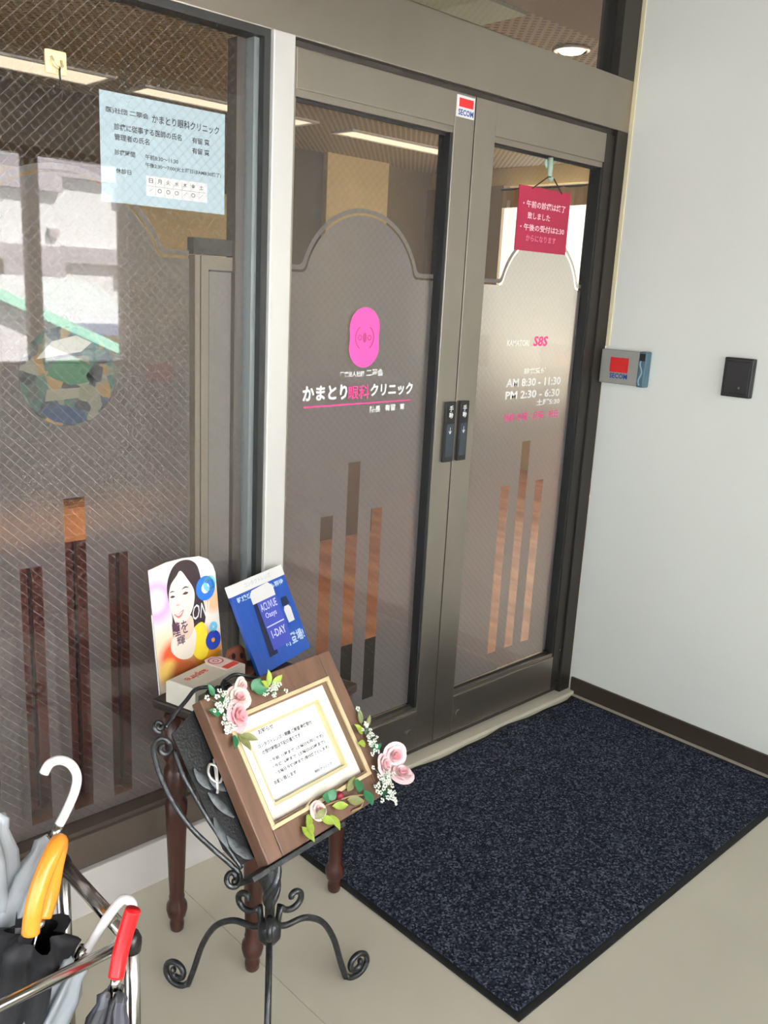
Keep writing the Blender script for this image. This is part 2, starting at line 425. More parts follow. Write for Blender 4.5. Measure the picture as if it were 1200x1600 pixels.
build('rod', MB().tube([(-0.02, -0.04, 1.49), (-0.02, 2.70, 1.49)], 0.01, 10), m_dark, cu)
struct(bx('wall_left_interior', -4.3, -4.2, 0.08, 4.5, -0.1, 2.6, m_igrey), 'side wall of the waiting room far to the left', 'wall')
struct(bx('roof', -7.4, 4.2, -3.6, 5.0, 2.81, 2.95, m_sill), 'unseen flat roof slab added to keep sun off the porch and waiting room', 'roof')  # sun blocker added above the ceilings, never in view
struct(bx('wall_side', 0.14, 4.2, -0.02, 0.08, -0.1, 2.81, m_wall), 'outer wall of the waiting room right of the porch wall', 'wall')

# ---- facade: header, post, sills, transom
struct(bx('trim_2', -3.9, -0.002, 0.0, 0.10, 2.08, 2.244, m_frame, bevel=0.003), 'broad bronze-grey metal header beam above window and doors', 'trim')
struct(bx('trim_3', -1.518, -1.455, -0.012, 0.09, 0.02, 2.08, m_post, bevel=0.003), 'bright silver upright post between window and left door', 'trim')
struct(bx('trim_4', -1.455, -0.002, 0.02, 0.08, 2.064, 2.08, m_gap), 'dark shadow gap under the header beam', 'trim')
m_darkjamb = mat('dark_bronze', rgb(46, 42, 37), 0.45, 0.3)
struct(bx('trim_5', -0.066, -0.0005, 0.0, 0.09, 0.0, 2.08, m_darkjamb, bevel=0.002), 'dark metal door jamb beside the white wall', 'trim')
struct(bx('sill', -3.9, -1.455, -0.022, 0.09, -0.02, 0.118, m_sill, bevel=0.003), 'pale grey plinth under the left window', 'sill')
struct(bx('threshold', -1.455, -0.0005, -0.03, 0.09, -0.02, 0.012, m_tile, bevel=0.002), 'pale threshold strip under the doors', 'threshold')

tw = struct(empty('window_7', (-3.9, 0.0, 2.244)), 'transom window above the metal header', 'window')
bx('pane', 0, 3.80, 0.040, 0.046, 0, 0.376, GLASS, tw)
bx('jamb', 3.80, 3.8995, 0.0, 0.09, 0, 0.376, mat('dark_jamb', rgb(62, 60, 54), 0.45, 0.4), tw)
bx('gasket', 3.785, 3.80, 0.03, 0.056, 0, 0.376, m_gasket, tw)
bx('head', 0, 3.8995, 0.0, 0.09, 0.376, 0.5, m_frame, tw)

# ---- frosted film shapes
def arch_outline(cx, half, z0, zs, zc, R, flare=0.014):
    """film outline: straight shoulders at zs and a round head of radius R about (cx, zc)"""
    a_s = math.asin((zs+0.012-zc)/R)
    p = [(cx-half[0], z0), (cx+half[1], z0), (cx+half[1], zs)]
    xe = R*cos(a_s)
    p += [(cx+xe+flare, zs), (cx+xe+0.4*flare, zs+0.004)]
    p += [(cx+R*cos(a), zc+R*sin(a)) for a in [a_s+(pi-2*a_s)*k/28 for k in range(29)]]
    p += [(cx-xe-0.4*flare, zs+0.004), (cx-xe-flare, zs), (cx-half[0], zs)]
    return p
def slot(cx, w, z0, z1): return [(cx-w/2, z0), (cx+w/2, z0), (cx+w/2, z1), (cx-w/2, z1)]
def band(cx, half, zs, zc, R, off, w, flare=0.014):
    outer = arch_outline(cx, half, 0, zs+off+w, zc, R+off+w, flare)[2:]
    inner = arch_outline(cx, half, 0, zs+off, zc, R+off, flare)[2:]
    return outer + inner[::-1]
def film(parent, cx, half, z0, zs, zc, R, y, extra=(), pitch=0.097, ztop=1.03, zlow=0.8815, zb=0.263, hole=None):
    loops = [arch_outline(cx, half, z0, zs, zc, R)]
    for d, zt in ((-pitch, zlow), (0, ztop), (pitch, zlow)): loops.append(slot(cx+d, 0.046, zb, zt))
    if hole: loops.append(hole)
    f = build('film', flip(curve_fill(loops, XZ(y))), FILM, parent, recalc=False)
    f['label'] = 'frosted film with round head and three clear vertical slots'
    build('film_border', curve_fill([band(cx, half, zs, zc, R, 0.006, 0.012)], XZ(y)), FILM, parent, recalc=False)
    return f

# ---- left shop window
w1 = struct(empty('window_1', (-1.518, 0, 0)), 'large wired-glass shop window left of the silver post', 'window')
ox = 1.518
def wl(name, x0, x1, y0, y1, z0, z1, m, bevel=0.0): return bx(name, x0+ox, x1+ox, y0, y1, z0, z1, m, w1, bevel)
m_wf = mat('window_bronze', rgb(96, 86, 78), 0.4, 0.5)
wl('bottom_rail', -3.9, -1.518, -0.008, 0.085, 0.118, 0.205, m_wf, 0.004)
wl('bottom_bead', -3.9, -1.518, 0.004, 0.042, 0.205, 0.216, m_wf)
wl('side_gasket', -1.536, -1.518, 0.0, 0.05, 0.205, 2.08, m_gasket)
wl('side_bead', -1.550, -1.536, 0.020, 0.060, 0.205, 2.062, mat('silver_bead', rgb(150, 158, 156), 0.35, 0.6))
wl('inner_jamb', -1.575, -1.550, 0.052, 0.09, 0.205, 2.062, m_wf)
wl('top_gasket', -3.9, -1.536, 0.0, 0.05, 2.062, 2.08, m_gasket)
wl('pane', -3.9, -1.55, 0.042, 0.048, 0.205, 2.062, GLASS)
sub = lambda a, b, c=0.0: (a+ox, 0.0505+c, b)
cxw = -2.002
hole = None
lp = [arch_outline(cxw, (0.46, 0.298), 0.216, 1.562, 1.483, 0.232)]
for d, zt in ((-0.104, 0.880), (0, 1.026), (0.104, 0.880)): lp.append(slot(cxw+d, 0.05, 0.245, zt))
f = build('film', flip(curve_fill(lp, sub)), FILM, w1, recalc=False); f['label'] = 'frosted film with round head and three clear vertical slots'
build('film_border', curve_fill([band(cxw, (0.46, 0.298), 1.562, 1.483, 0.232, 0.006, 0.012)], sub), FILM, w1, recalc=False)
lp = [arch_outline(-2.905, (0.8, 0.425), 0.216, 1.562, 1.483, 0.232)]
for d, zt in ((-0.104, 0.880), (0, 1.026), (0.104, 0.880)): lp.append(slot(-2.905+d, 0.05, 0.245, zt))
build('film', flip(curve_fill(lp, sub)), FILM, w1, recalc=False)
# round picture sticker on the film
def patch_print(name, cols, scale):
    m = bpy.data.materials.new(name); m.use_nodes = True; nt = m.node_tree; b = nt.nodes['Principled BSDF']
    tc = nt.nodes.new('ShaderNodeTexCoord'); v = nt.nodes.new('ShaderNodeTexVoronoi'); v.inputs['Scale'].default_value = scale
    n = nt.nodes.new('ShaderNodeTexNoise'); n.inputs['Scale'].default_value = 30
    ad = nt.nodes.new('ShaderNodeVectorMath'); ad.operation = 'MULTIPLY_ADD'; ad.inputs[1].default_value = (0.02, 0.02, 0.02)
    nt.links.new(tc.outputs['Object'], n.inputs['Vector']); nt.links.new(n.outputs['Color'], ad.inputs[0]); nt.links.new(tc.outputs['Object'], ad.inputs[2])
    nt.links.new(ad.outputs[0], v.inputs['Vector'])
    sp = nt.nodes.new('ShaderNodeSeparateColor'); nt.links.new(v.outputs['Color'], sp.inputs[0])
    r = nt.nodes.new('ShaderNodeValToRGB'); r.color_ramp.interpolation = 'CONSTANT'; e = r.color_ramp.elements
    e[0].color = rgb(*cols[0]); e[1].position = 1.0/len(cols); e[1].color = rgb(*cols[1])
    for k_ in range(2, len(cols)): q_ = e.new(k_/len(cols)); q_.color = rgb(*cols[k_])
    nt.links.new(sp.outputs[0], r.inputs['Fac']); nt.links.new(r.outputs['Color'], b.inputs['Base Color']); b.inputs['Roughness'].default_value = 0.5
    return m
sk = lambda cx, cz, rx, rz, n=20: [(cx+rx*cos(2*pi*k/n), cz+rz*sin(2*pi*k/n)) for k in range(n)]
st = build('round_sticker', MB().prism(circle(-2.005, 1.297, 0.108, 40), sub, -0.0016, -0.0012), patch_print('sticker_print', ((64, 66, 54), (104, 100, 80), (40, 50, 60), (120, 92, 48), (52, 76, 64), (36, 36, 36), (110, 106, 90)), 34), w1)
st['label'] = 'round green and blue picture sticker'
stp = lambda a, b, c=0.0: (a+ox, 0.0505-0.0020+c, b)
for nm, pts_, c_ in (('green_patch', [(-2.055, 1.300), (-2.03, 1.335), (-1.99, 1.342), (-1.955, 1.32), (-1.948, 1.285), (-2.0, 1.278)], (38, 86, 54)), ('blue_patch', [(-2.075, 1.225), (-2.04, 1.200), (-2.0, 1.192), (-1.965, 1.198), (-1.975, 1.222), (-2.03, 1.238)], (34, 48, 74)),
        ('tan_patch', [(-2.06, 1.245), (-1.985, 1.250), (-1.982, 1.272), (-2.055, 1.270)], (118, 112, 92)), ('black_patch', [(-1.965, 1.30), (-1.945, 1.325), (-1.925, 1.315), (-1.93, 1.285), (-1.955, 1.28)], (40, 40, 42)), ('white_patch', [(-2.075, 1.335), (-2.04, 1.372), (-1.985, 1.385), (-1.95, 1.37), (-1.975, 1.35)], (176, 172, 158))):
    build(nm, MB().prism(pts_, stp, 0, 0.0003), mat('sticker_'+nm, rgb(*c_), 0.5), st)

# ---- double doors
def leaf(name, x0, x1, lst, rst, label, m_r=None):
    """door leaf between x0 and x1, stile widths lst and rst"""
    d = struct(empty(name, (x0, 0, 0)), label, 'door')
    W = x1-x0
    P = lambda nm, a, b, y0, y1, z0, z1, m, bv=0.0: bx(nm, a, b, y0, y1, z0, z1, m, d, bv)
    P('stile', 0, lst, 0.008, 0.06, 0.036, 2.063, m_frame, 0.002)
    P('stile', W-rst, W, 0.008, 0.06, 0.036, 2.063, m_r or m_frame, 0.002)
    P('top_rail', lst, W-rst, 0.008, 0.06, 1.972, 2.063, m_frame, 0.002)
    P('bottom_rail', lst, W-rst, 0.008, 0.06, 0.036, 0.172, m_frame, 0.002)
    P('top_bead', lst, W-rst, 0.014, 0.05, 1.955, 1.972, m_frame)
    P('bottom_bead', lst, W-rst, 0.014, 0.05, 0.172, 0.186, m_frame)
    P('gasket', W-rst-0.010, W-rst, 0.012, 0.056, 0.186, 1.955, m_gasket)
    P('gasket', lst, W-rst-0.010, 0.030, 0.036, 1.947, 1.955, m_gasket)
    P('gasket', lst, W-rst-0.010, 0.030, 0.036, 0.186, 0.192, m_gasket)
    P('gasket', lst, lst+0.005, 0.030, 0.036, 0.192, 1.947, m_gasket)
    P('pane', lst, W-rst-0.010, 0.036, 0.042, 0.186, 1.955, GLASS)
    P('foot_seal', 0, W, 0.02, 0.05, 0.014, 0.036, m_gap)
    return d
dL = leaf('door_1', -1.455, -0.789, 0.02, 0.084, 'left glass door leaf with pink oval emblem and white lettering')
dR = leaf('door_2', -0.785, -0.066, 0.092, 0.052, 'right glass door leaf with opening hours and hanging red sign', m_darkjamb)
struct(bx('trim_6', -0.789, -0.785, 0.03, 0.05, 0.036, 2.063, m_black), 'black seal between the two door leaves', 'trim')
LX = 1.455; RX = 0.785
film(dL, -1.163+LX, (0.272, 0.284), 0.192, 1.548, 1.503, 0.203, 0.0446)
film(dR, -0.362+RX, (0.331, 0.244), 0.192, 1.548, 1.503, 0.203, 0.0446)
ly = lambda off: (lambda a, b, c=0.0: (a+off, 0.0352+c, b))
# emblem: two joined pink discs round an eye
def pill(cx, cz, r, h):
    a = math.asin(min(1, h/2/r*0.62)); pts = []
    for k in range(25): t = -a+(pi+2*a)*k/24; pts.append((cx+r*cos(t), cz+h/2+r*sin(t)))
    for k in range(25): t = pi-a+(pi+2*a)*k/24; pts.append((cx+r*cos(t), cz-h/2+r*sin(t)))
    return pts
em = build('emblem', MB().prism(pill(-1.154, 1.383, 0.0565, 0.052), ly(LX), 0, 0.0004), m_pink, dL); em['label'] = 'pink oval emblem with an eye in the middle'
eye = MB()
yy = lambda a, b, c=0.0: (a+LX, 0.0347, b)
for a0, a1 in ((pi*0.68, pi*1.32), (-pi*0.32, pi*0.32)):
    o_, i_ = circle(-1.154, 1.383, 0.036, 16, a0, a1, False), circle(-1.154, 1.383, 0.0325, 16, a0, a1, False)
    eye.add(curve_fill([o_+i_[::-1]], yy).v, curve_fill([o_+i_[::-1]], yy).f)
for cx_, r_ in ((-1.172, 0.008), (-1.136, 0.008)):
    q = curve_fill([circle(cx_, 1.383, r_, 14), circle(cx_, 1.383, r_*0.6, 14)], yy); eye.add(q.v, q.f)
q = curve_fill([sk(-1.154, 1.383, 0.007, 0.014, 14)], yy); eye.add(q.v, q.f)
build('eye_mark', eye, mat('emblem_line', rgb(176, 60, 120), 0.5), em, recalc=False)
t = MB(); f0 = ly(LX)
put_text(t, '医療法人社団', -1.238, 1.275, 0.088, 0.016, f0, 0.028); put_text(t, '二翠会', -1.142, 1.275, 0.066, 0.021, f0, 0.028)
put_text(t, 'かまとり', -1.368, 1.214, 0.158, 0.041, f0, 0.035)
put_text(t, 'クリニック', -1.123, 1.217, 0.172, 0.037, f0, 0.035)
put_text(t, '院長', -1.122, 1.171, 0.042, 0.020, f0, 0.028); put_text(t, '有留', -1.062, 1.173, 0.042, 0.019, f0, 0.028); put_text(t, '寛', -1.002, 1.174, 0.020, 0.019, f0, 0.028)
build('lettering', t, m_vinyl, dL, recalc=False)['label'] = 'white Japanese clinic name lettering'
t = MB(); put_text(t, '眼科', -1.206, 1.212, 0.080, 0.040, f0, 0.016)
t.add([f0(-1.362, 1.196), f0(-0.957, 1.199), f0(-0.957, 1.203), f0(-1.362, 1.201)], [(0, 1, 2, 3)])
build('lettering', t, m_pinktxt, dL, recalc=False)['label'] = 'pink lettering and underline'
t = MB(); f0 = ly(RX)
put_text(t, 'KAMATORI', -0.525, 1.357, 0.118, 0.020, f0, 0.028)
put_text(t, '診療受付', -0.421, 1.264, 0.122, 0.020, f0, 0.028)
put_text(t, 'AM 8:30 - 11:30', -0.512, 1.222, 0.304, 0.028, f0, 0.028); put_text(t, 'PM 2:30 - 6:30', -0.511, 1.181, 0.304, 0.028, f0, 0.028)
put_text(t, '土曜5:30', -0.338, 1.153, 0.136, 0.022, f0, 0.028)
build('lettering', t, m_vinyl, dR, recalc=False)['label'] = 'white opening hours lettering'
t = MB(); put_text(t, 'S8S', -0.386, 1.356, 0.078, 0.034, f0, 0.03, 0.15)
put_text(t, '休診 木曜・日曜・祝日', -0.511, 1.106, 0.304, 0.028, f0, 0.018)
build('lettering', t, m_pinktxt, dR, recalc=False)['label'] = 'pink closing days lettering'
# security sticker on the left leaf
sf = lambda y: (lambda a, b, c=0.0: (a+LX, y+c, b))
ss = build('security_sticker', MB().prism([(-0.870, 1.999), (-0.794, 1.999), (-0.794, 2.056), (-0.870, 2.056)], sf(0.0068), 0, 0.001), m_white, dL)
ss['label'] = 'white sticker with a red bar and blue letters'
build('red_bar', MB().prism([(-0.860, 2.026), (-0.800, 2.026), (-0.800, 2.049), (-0.860, 2.049)], sf(0.0064), 0, 0.0003), m_red, ss)
t = MB(); put_text(t, 'SECOM', -0.862, 2.004, 0.064, 0.016, sf(0.0064), 0.03); build('lettering', t, m_blueink, ss, recalc=False)
# pull plates
def plate(d, off, x0, x1):
    sf2 = lambda y: (lambda a, b, c=0.0: (a+off, y+c, b))
    p = build('handle_plate', MB().box(x0+off, x1+off, -0.002, 0.0085, 1.005, 1.193), m_black, d, bevel=0.003)
    p['label'] = 'black recessed pull plate with white characters'
    bx('recess', x0+0.006+off, x1-0.006+off, -0.0026, -0.0018, 1.022, 1.125, mat('pull_recess', rgb(50, 58, 66), 0.3), p)
    t = MB(); m_ = (x0+x1)/2
    put_text(t, '手', m_-0.009, 1.163, 0.018, 0.018, sf2(-0.0026)); put_text(t, '動', m_-0.009, 1.142, 0.018, 0.018, sf2(-0.0026))
    put_text(t, '↓', m_-0.006, 1.092, 0.012, 0.022, sf2(-0.0030))
    build('lettering', t, m_vinyl, p, recalc=False)
plate(dL, LX, -0.837, -0.793); plate(dR, RX, -0.773, -0.732)
for d, x, off in ((dL, -0.905, LX), (dR, -0.665, RX)):
    build('bolt_cap', MB().lathe([(0.0, -0.004), (0.009, -0.004), (0.012, 0), (0.012, 0.003)], 14, (x+off, 0.006, 0.104), Matrix.Rotation(radians(90), 3, 'X')), m_frame, d, smooth=False)
for z in (0.06, 0.10, 0.19): bx('hinge_screw', 0.698, 0.704, 0.004, 0.009, z, z+0.006, m_chrome, dR)

# ================================================================== THINGS ON THE FACADE
# paper notice taped inside the left window
nt_ = empty('paper_notice', (-1.918, 0.0500, 1.668))
tag(nt_, 'pale blue paper notice with black Japanese text taped inside the left window', 'notice')
k = 1.011
m_npaper = mat('notice_paper_blue', rgb(182, 202, 208), 0.7, 0, 0.04, 10)
bx('sheet', 0, 0.310, 0.0000, 0.0006, 0, 0.221, m_npaper, nt_)
t = MB(); f0 = lambda a, b, c=0.0: (a, -0.0004+c, b)
for s, x, y, w, h in (('医)社団 二翠会', 0.014, 0.178, 0.100, 0.013), ('かまとり眼科クリニック', 0.122, 0.174, 0.172, 0.018),
        ('診療に従事する医師の氏名', 0.032, 0.147, 0.163, 0.014), ('有留 寛', 0.222, 0.147, 0.046, 0.013), ('管理者の氏名', 0.032, 0.127, 0.083, 0.013), ('有留 寛', 0.222, 0.125, 0.046, 0.013),
        ('診療時間', 0.032, 0.097, 0.048, 0.012), ('午前8:30～11:30', 0.104, 0.097, 0.082, 0.011), ('午後2:30～7:00(火土曜日はAM8:30終了)', 0.104, 0.080, 0.196, 0.011), ('休診日', 0.034, 0.060, 0.036, 0.011)):
    letters(nt_, m_ink, f0, [(s, x, y, w, h)], 0.015)
tb = bx('timetable', 0.106, 0.262, -0.0008, -0.0002, 0.022, 0.064, m_white, nt_)
t = MB(); f1 = lambda a, b, c=0.0: (a, -0.0011+c, b)
for i, s in enumerate('日月火水木金土'):
    put_text(t, s, 0.112+i*0.0215, 0.049, 0.010, 0.010, f1); put_text(t, '○' if i in (1, 2, 3, 5) else '／', 0.112+i*0.0215, 0.030, 0.010, 0.009, f1)
build('lettering', t, m_ink, tb, recalc=False)
t = MB()
for i in range(1, 7): t.add([f1(0.106+i*0.0223, 0.024), f1(0.1064+i*0.0223, 0.024), f1(0.1064+i*0.0223, 0.062), f1(0.106+i*0.0223, 0.062)], [(0, 1, 2, 3)])
t.add([f1(0.108, 0.0425), f1(0.260, 0.0425), f1(0.260, 0.0430), f1(0.108, 0.0430)], [(0, 1, 2, 3)])
build('ruled_lines', t, m_ink, tb, recalc=False)

# adhesive hook on the left window
hk = empty('adhesive_hook', (-2.014, 0.042, 1.92)); tag(hk, 'small cream adhesive hook stuck high on the left window', 'hook')
m_hook = mat('cream_plastic', rgb(236, 226, 170), 0.45)
bx('pad', -0.022, 0.022, -0.005, 0.0, -0.022, 0.022, m_hook, hk, 0.004)
build('hook', MB().tube([(-0.010, -0.006, 0.008), (-0.010, -0.012, 0.002), (-0.008, -0.014, -0.008), (0.002, -0.014, -0.012), (0.010, -0.012, -0.006), (0.010, -0.006, 0.004)], 0.0028, 8), m_gold, hk, smooth=True)
build('cord_end', MB().tube([(0.002, -0.015, -0.010), (0.002, -0.015, -0.024), (0.004, -0.014, -0.046)], 0.0022, 6), m_gap, hk, smooth=True)

# red sign hung inside the right door
rs = empty('hanging_sign', (-0.402, 0.026, 1.660)); tag(rs, 'crimson hanging sign with white text on the right door', 'sign')
m_crim = mat('crimson_board', rgb(166, 32, 66), 0.5)
bx('board', -0.135, 0.138, 0.0, 0.004, 0, 0.196, m_crim, rs, 0.001)
t = MB(); f0 = lambda a, b, c=0.0: (a, -0.0006+c, b)
for s, x, y, w, h in (('・午前の診療は終了', -0.112, 0.132, 0.226, 0.022), ('致しました', -0.084, 0.098, 0.118, 0.021), ('・午後の受付は2:30', -0.118, 0.062, 0.236, 0.021)):
    put_text(t, s, x, y, w, h, f0, 0.015)
build('lettering', t, mat('pale_pink_print', rgb(250, 214, 220), 0.6), rs, recalc=False)
t = MB(); put_text(t, 'からになります', -0.084, 0.030, 0.16, 0.020, f0, 0.015)
build('lettering', t, mat('faded_print', rgb(226, 130, 156), 0.6), rs, recalc=False)
build('cord', MB().tube([(-0.072, -0.001, 0.19), (-0.008, -0.012, 0.232), (0.016, -0.012, 0.232), (0.085, -0.001, 0.19)], 0.0022, 6), m_gap, rs)
m_suc = mat('green_sucker', rgb(168, 190, 168), 0.3)
build('suction_hook', MB().tube([(0.008, 0.0, 0.290), (0.006, -0.004, 0.265), (0.004, -0.006, 0.232), (0.004, -0.012, 0.220), (0.006, -0.018, 0.232)], [0.010, 0.009, 0.008, 0.007, 0.005], 10), m_suc, rs, smooth=True)
build('suction_cup', MB().lathe([(0.018, 0.0), (0.014, 0.004), (0.005, 0.009), (0.0, 0.010)], 16, (0.008, 0.0095, 0.275), Matrix.Rotation(radians(90), 3, 'X')), m_suc, rs, smooth=True)

# card reader and black box on the white wall
cr = empty('security_reader', (0.0, -0.098, 1.29)); tag(cr, 'grey security card reader with red panel mounted on the white wall', 'card reader')
m_rgrey = mat('reader_grey', rgb(150, 148, 140), 0.45)
bx('housing', -0.030, 0.0, -0.062, 0.093, -0.060, 0.060, m_rgrey, cr, 0.005)
m_teal = mat('teal_end', rgb(72, 104, 116), 0.35)
e = bx('end_cap', -0.034, 0.0, -0.092, -0.062, -0.062, 0.062, m_teal, cr, 0.005)
bx('dark_window', -0.0350, -0.0338, -0.088, -0.066, 0.030, 0.055, m_black, e)
wv = MB(); n = 16
L_ = [(-0.072+0.005*sin(k/n*2*pi*1.4), -0.055+0.085*k/n) for k in range(n+1)]
wv.prism(L_+[(a-0.006, b) for a, b in L_[::-1]], lambda a, b, c=0.0: (-0.0344+c, a, b), -0.0004, 0.0)
build('silver_wave', wv, mat('pale_blue_inlay', rgb(140, 172, 184), 0.3), e)
fr_ = lambda a, b, c=0.0: (-0.0304+c, -a, b)
rp = build('red_panel', MB().prism([(-0.052, -0.018), (0.022, -0.018), (0.022, 0.034), (-0.052, 0.034)], fr_, -0.0006, 0.0), mat('reader_red', rgb(206, 30, 30), 0.35), cr)
t = MB(); put_text(t, 'SECOM', -0.050, -0.040, 0.072, 0.018, fr_, 0.03); build('lettering', t, m_blueink, cr, recalc=False)
bb = empty('door_button', (0.0, -0.516, 1.297)); tag(bb, 'small black switch box alone on the white wall', 'switch')
bx('housing', -0.022, 0.0, -0.049, 0.049, -0.063, 0.063, m_black, bb, 0.004)
bx('face_plate', -0.0245, -0.0215, -0.040, 0.040, -0.052, 0.052, mat('black_face', rgb(34, 32, 30), 0.25), bb, 0.001)
build('indicator', MB().lathe([(0.004, 0), (0.004, 0.002), (0.0, 0.003)], 10, (-0.0243, -0.012, -0.032), Matrix.Rotation(radians(-90), 3, 'Y')), mat('dim_lens', rgb(110, 104, 98), 0.3), bb)

# ================================================================== DOOR MAT
dm = empty('door_mat', (-0.75, -0.483, 0.0)); tag(dm, 'large dark navy speckled door mat with black rubber edge', 'mat')
def mat_outline(inset):
    x0, x1, y0, y1 = -0.742+inset, 0.712-inset, -0.441+inset, 0.443-inset
    p = [(x0, y0), (x1, y0), (x1, y1)]
    for k in range(1, 30):
        x = x1+(x0-x1)*k/30; p.append((x, y1-0.006*(1+sin(k*0.55)) - 0.004*sin(k*1.3)))
    p.append((x0, y1)); return p
fm = lambda a, b, c=0.0: (a, b, c)
build('rubber_edge', MB().prism(mat_outline(0.0), fm, 0.0005, 0.005), mat('black_rubber', rgb(14, 14, 15), 0.7), dm, bevel=0.0012)
build('pile', MB().prism(mat_outline(0.017), fm, 0.004, 0.010), mat_carpet(), dm, bevel=0.003)

# ================================================================== PICTURE FRAME ON THE STAND
phi, th = 0.1167, 0.6462
BC = Vector((-1.8146, -0.66, 0.4786))
hx = Vector((cos(phi), sin(phi), 0)); bk = Vector((-sin(phi), cos(phi), 0))
up = sin(th)*bk + cos(th)*Vector((0, 0, 1)); nn = hx.cross(up)
pf = empty('picture_frame'); tag(pf, 'brown wooden picture frame with a white notice and flower garland, leaning on the iron stand', 'picture frame')
FM = Matrix((hx, up, nn)).transposed().to_4x4(); FM.translation = BC
pf.matrix_world = FM
W2, H = 0.178, 0.326
ga0, ga1, gb0, gb1 = -0.140, 0.143, 0.050, 0.274
for nm, a0, a1, b0, b1 in (('moulding', -W2, ga0, 0, H), ('moulding', ga1, W2, 0, H), ('moulding', ga0, ga1, gb1, H), ('moulding', ga0, ga1, 0, gb0)):
    build(nm, MB().box(a0, a1, b0, b1, -0.026, 0.006), m_framewood, pf, bevel=0.003)
def ring(name, a0, a1, b0, b1, w, z0, z1, m, bev=0.001):
    g = MB(); g.box(a0, a1, b0, b0+w, z0, z1); g.box(a0, a1, b1-w, b1, z0, z1); g.box(a0, a0+w, b0+w, b1-w, z0, z1); g.box(a1-w, a1, b0+w, b1-w, z0, z1)
    return build(name, g, m, pf, bevel=bev)
ring('gilt_edge', ga0, ga1, gb0, gb1, 0.008, -0.022, 0.009, m_gold)
m_inner = mat('dark_liner', rgb(112, 88, 62), 0.5)
ring('dark_liner', ga0+0.008, ga1-0.008, gb0+0.008, gb1-0.008, 0.004, -0.022, 0.004, m_inner, 0.0)
ring('mat_board', ga0+0.012, ga1-0.012, gb0+0.012, gb1-0.012, 0.024, -0.022, -0.008, m_matboard, 0.0)
ring('gilt_fillet', ga0+0.036, ga1-0.036, gb0+0.036, gb1-0.036, 0.006, -0.024, -0.010, mat('olive_gilt', rgb(212, 200, 154), 0.45, 0.2), 0.0)
np_ = bx('notice_sheet', ga0+0.04, ga1-0.04, gb0+0.04, gb1-0.04, -0.0235, -0.022, m_paper, pf)
t = MB(); f0 = lambda a, b, c=0.0: (a, b, -0.0216+c)
for s, x, y, w, h in (('お知らせ', -0.062, 0.222, 0.040, 0.010), ('コンタクトレンズ・眼鏡 ご希望 最終受付', -0.076, 0.197, 0.150, 0.0085), ('の受付時間は下記の通りです', -0.072, 0.183, 0.105, 0.0085),
        ('・午前  11時まで  (土曜日も同じです)', -0.062, 0.162, 0.150, 0.008), ('・午後  6時まで  (土曜日は5時まで)', -0.062, 0.149, 0.148, 0.008), ('・土曜日 午後5時まで (受付終了とします)', -0.062, 0.136, 0.152, 0.008),
        ('お願い致します', -0.074, 0.121, 0.060, 0.008), ('眼科クリニック', 0.030, 0.104, 0.050, 0.006)):
    letters(np_, m_ink, f0, [(s, x, y, w, h)], 0.02)
build('bow_twig', MB().tube([(-0.052, 0.058, 0.012), (-0.040, 0.064, 0.014), (-0.028, 0.066, 0.012)], 0.0016, 6), m_gold, pf)

m_petal = mat('pink_petal', rgb(246, 212, 212), 0.6, 0, 0.10, 40)
m_petal2 = mat('deep_pink_petal', rgb(240, 184, 188), 0.6, 0, 0.12, 40)
m_petalw = mat('blush_petal', rgb(246, 222, 212), 0.6, 0, 0.06, 40)
m_leafd = mat('dark_leaf', rgb(44, 110, 70), 0.45, 0, 0.2, 60)
m_leafl = mat('lime_leaf', rgb(150, 172, 64), 0.5, 0, 0.2, 60)
m_leafo = mat('olive_leaf', rgb(122, 124, 74), 0.5, 0, 0.2, 60)
m_bud = mat('white_bud', rgb(240, 242, 228), 0.6, 0, 0.05, 60)
def rose(parent, c, r, m, tilt=(0, 0)):
    """rose head: cupped petals spiralling round a heart"""
    root = empty('rose', c); root.parent = parent; root.rotation_euler = (tilt[0], tilt[1], random.uniform(0, 6))
    for lay, (cnt, rr, hh, op, hw) in enumerate(((3, 0.30, 0.95, 0.10, 1.3), (4, 0.55, 0.90, 0.25, 1.0), (5, 0.85, 0.72, 0.55, 0.85), (5, 1.05, 0.45, 0.9, 0.8))):
        for kk in range(cnt):
            ph = 2*pi*kk/cnt + lay*0.7; g = MB(); nu, nv = 6, 5
            for j in range(nv):
                v = j/(nv-1)
                for i in range(nu):
                    u = -1+2*i/(nu-1)
                    edge = (1-0.25*u*u)
                    rad = r*(0.12+rr*(v**0.6)*(1+op*0.45*v*v)*(1-0.05*u*u)); an = ph+u*hw*(0.45+0.55*v**0.5)
                    z = r*hh*v*edge - r*op*0.35*v**4 + r*0.03*sin(3*u+kk)
                    g.v.append((rad*cos(an), rad*sin(an), z))
            for j in range(nv-1):
                for i in range(nu-1): g.f.append((j*nu+i, j*nu+i+1, (j+1)*nu+i+1, (j+1)*nu+i))
            build('petal', g, m if lay > 0 else m_petal2, root, smooth=True, recalc=False)
    return root
def leaf_piece(parent, c, L, Wd, ang, lift, m):
    g = MB(); n = 7
    for i in range(n):
        s = i/(n-1); w = Wd*sin(pi*min(1, s**0.8*0.98+0.01))*0.5
        for q, sd_ in ((-1, 0.004), (0, 0.0), (1, 0.004)):
            x = s*L; y = q*w; z = lift*L*sin(s*pi*0.6) + sd_*(1 if q else 0)*(L/0.03)*0.5
            g.v.append((c[0]+x*cos(ang)-y*sin(ang), c[1]+x*sin(ang)+y*cos(ang), c[2]+z))
    for i in range(n-1):
        for q in range(2): g.f.append((i*3+q, i*3+q+1, (i+1)*3+q+1, (i+1)*3+q))
    return build('leaf', g, m, parent, smooth=True, recalc=False)
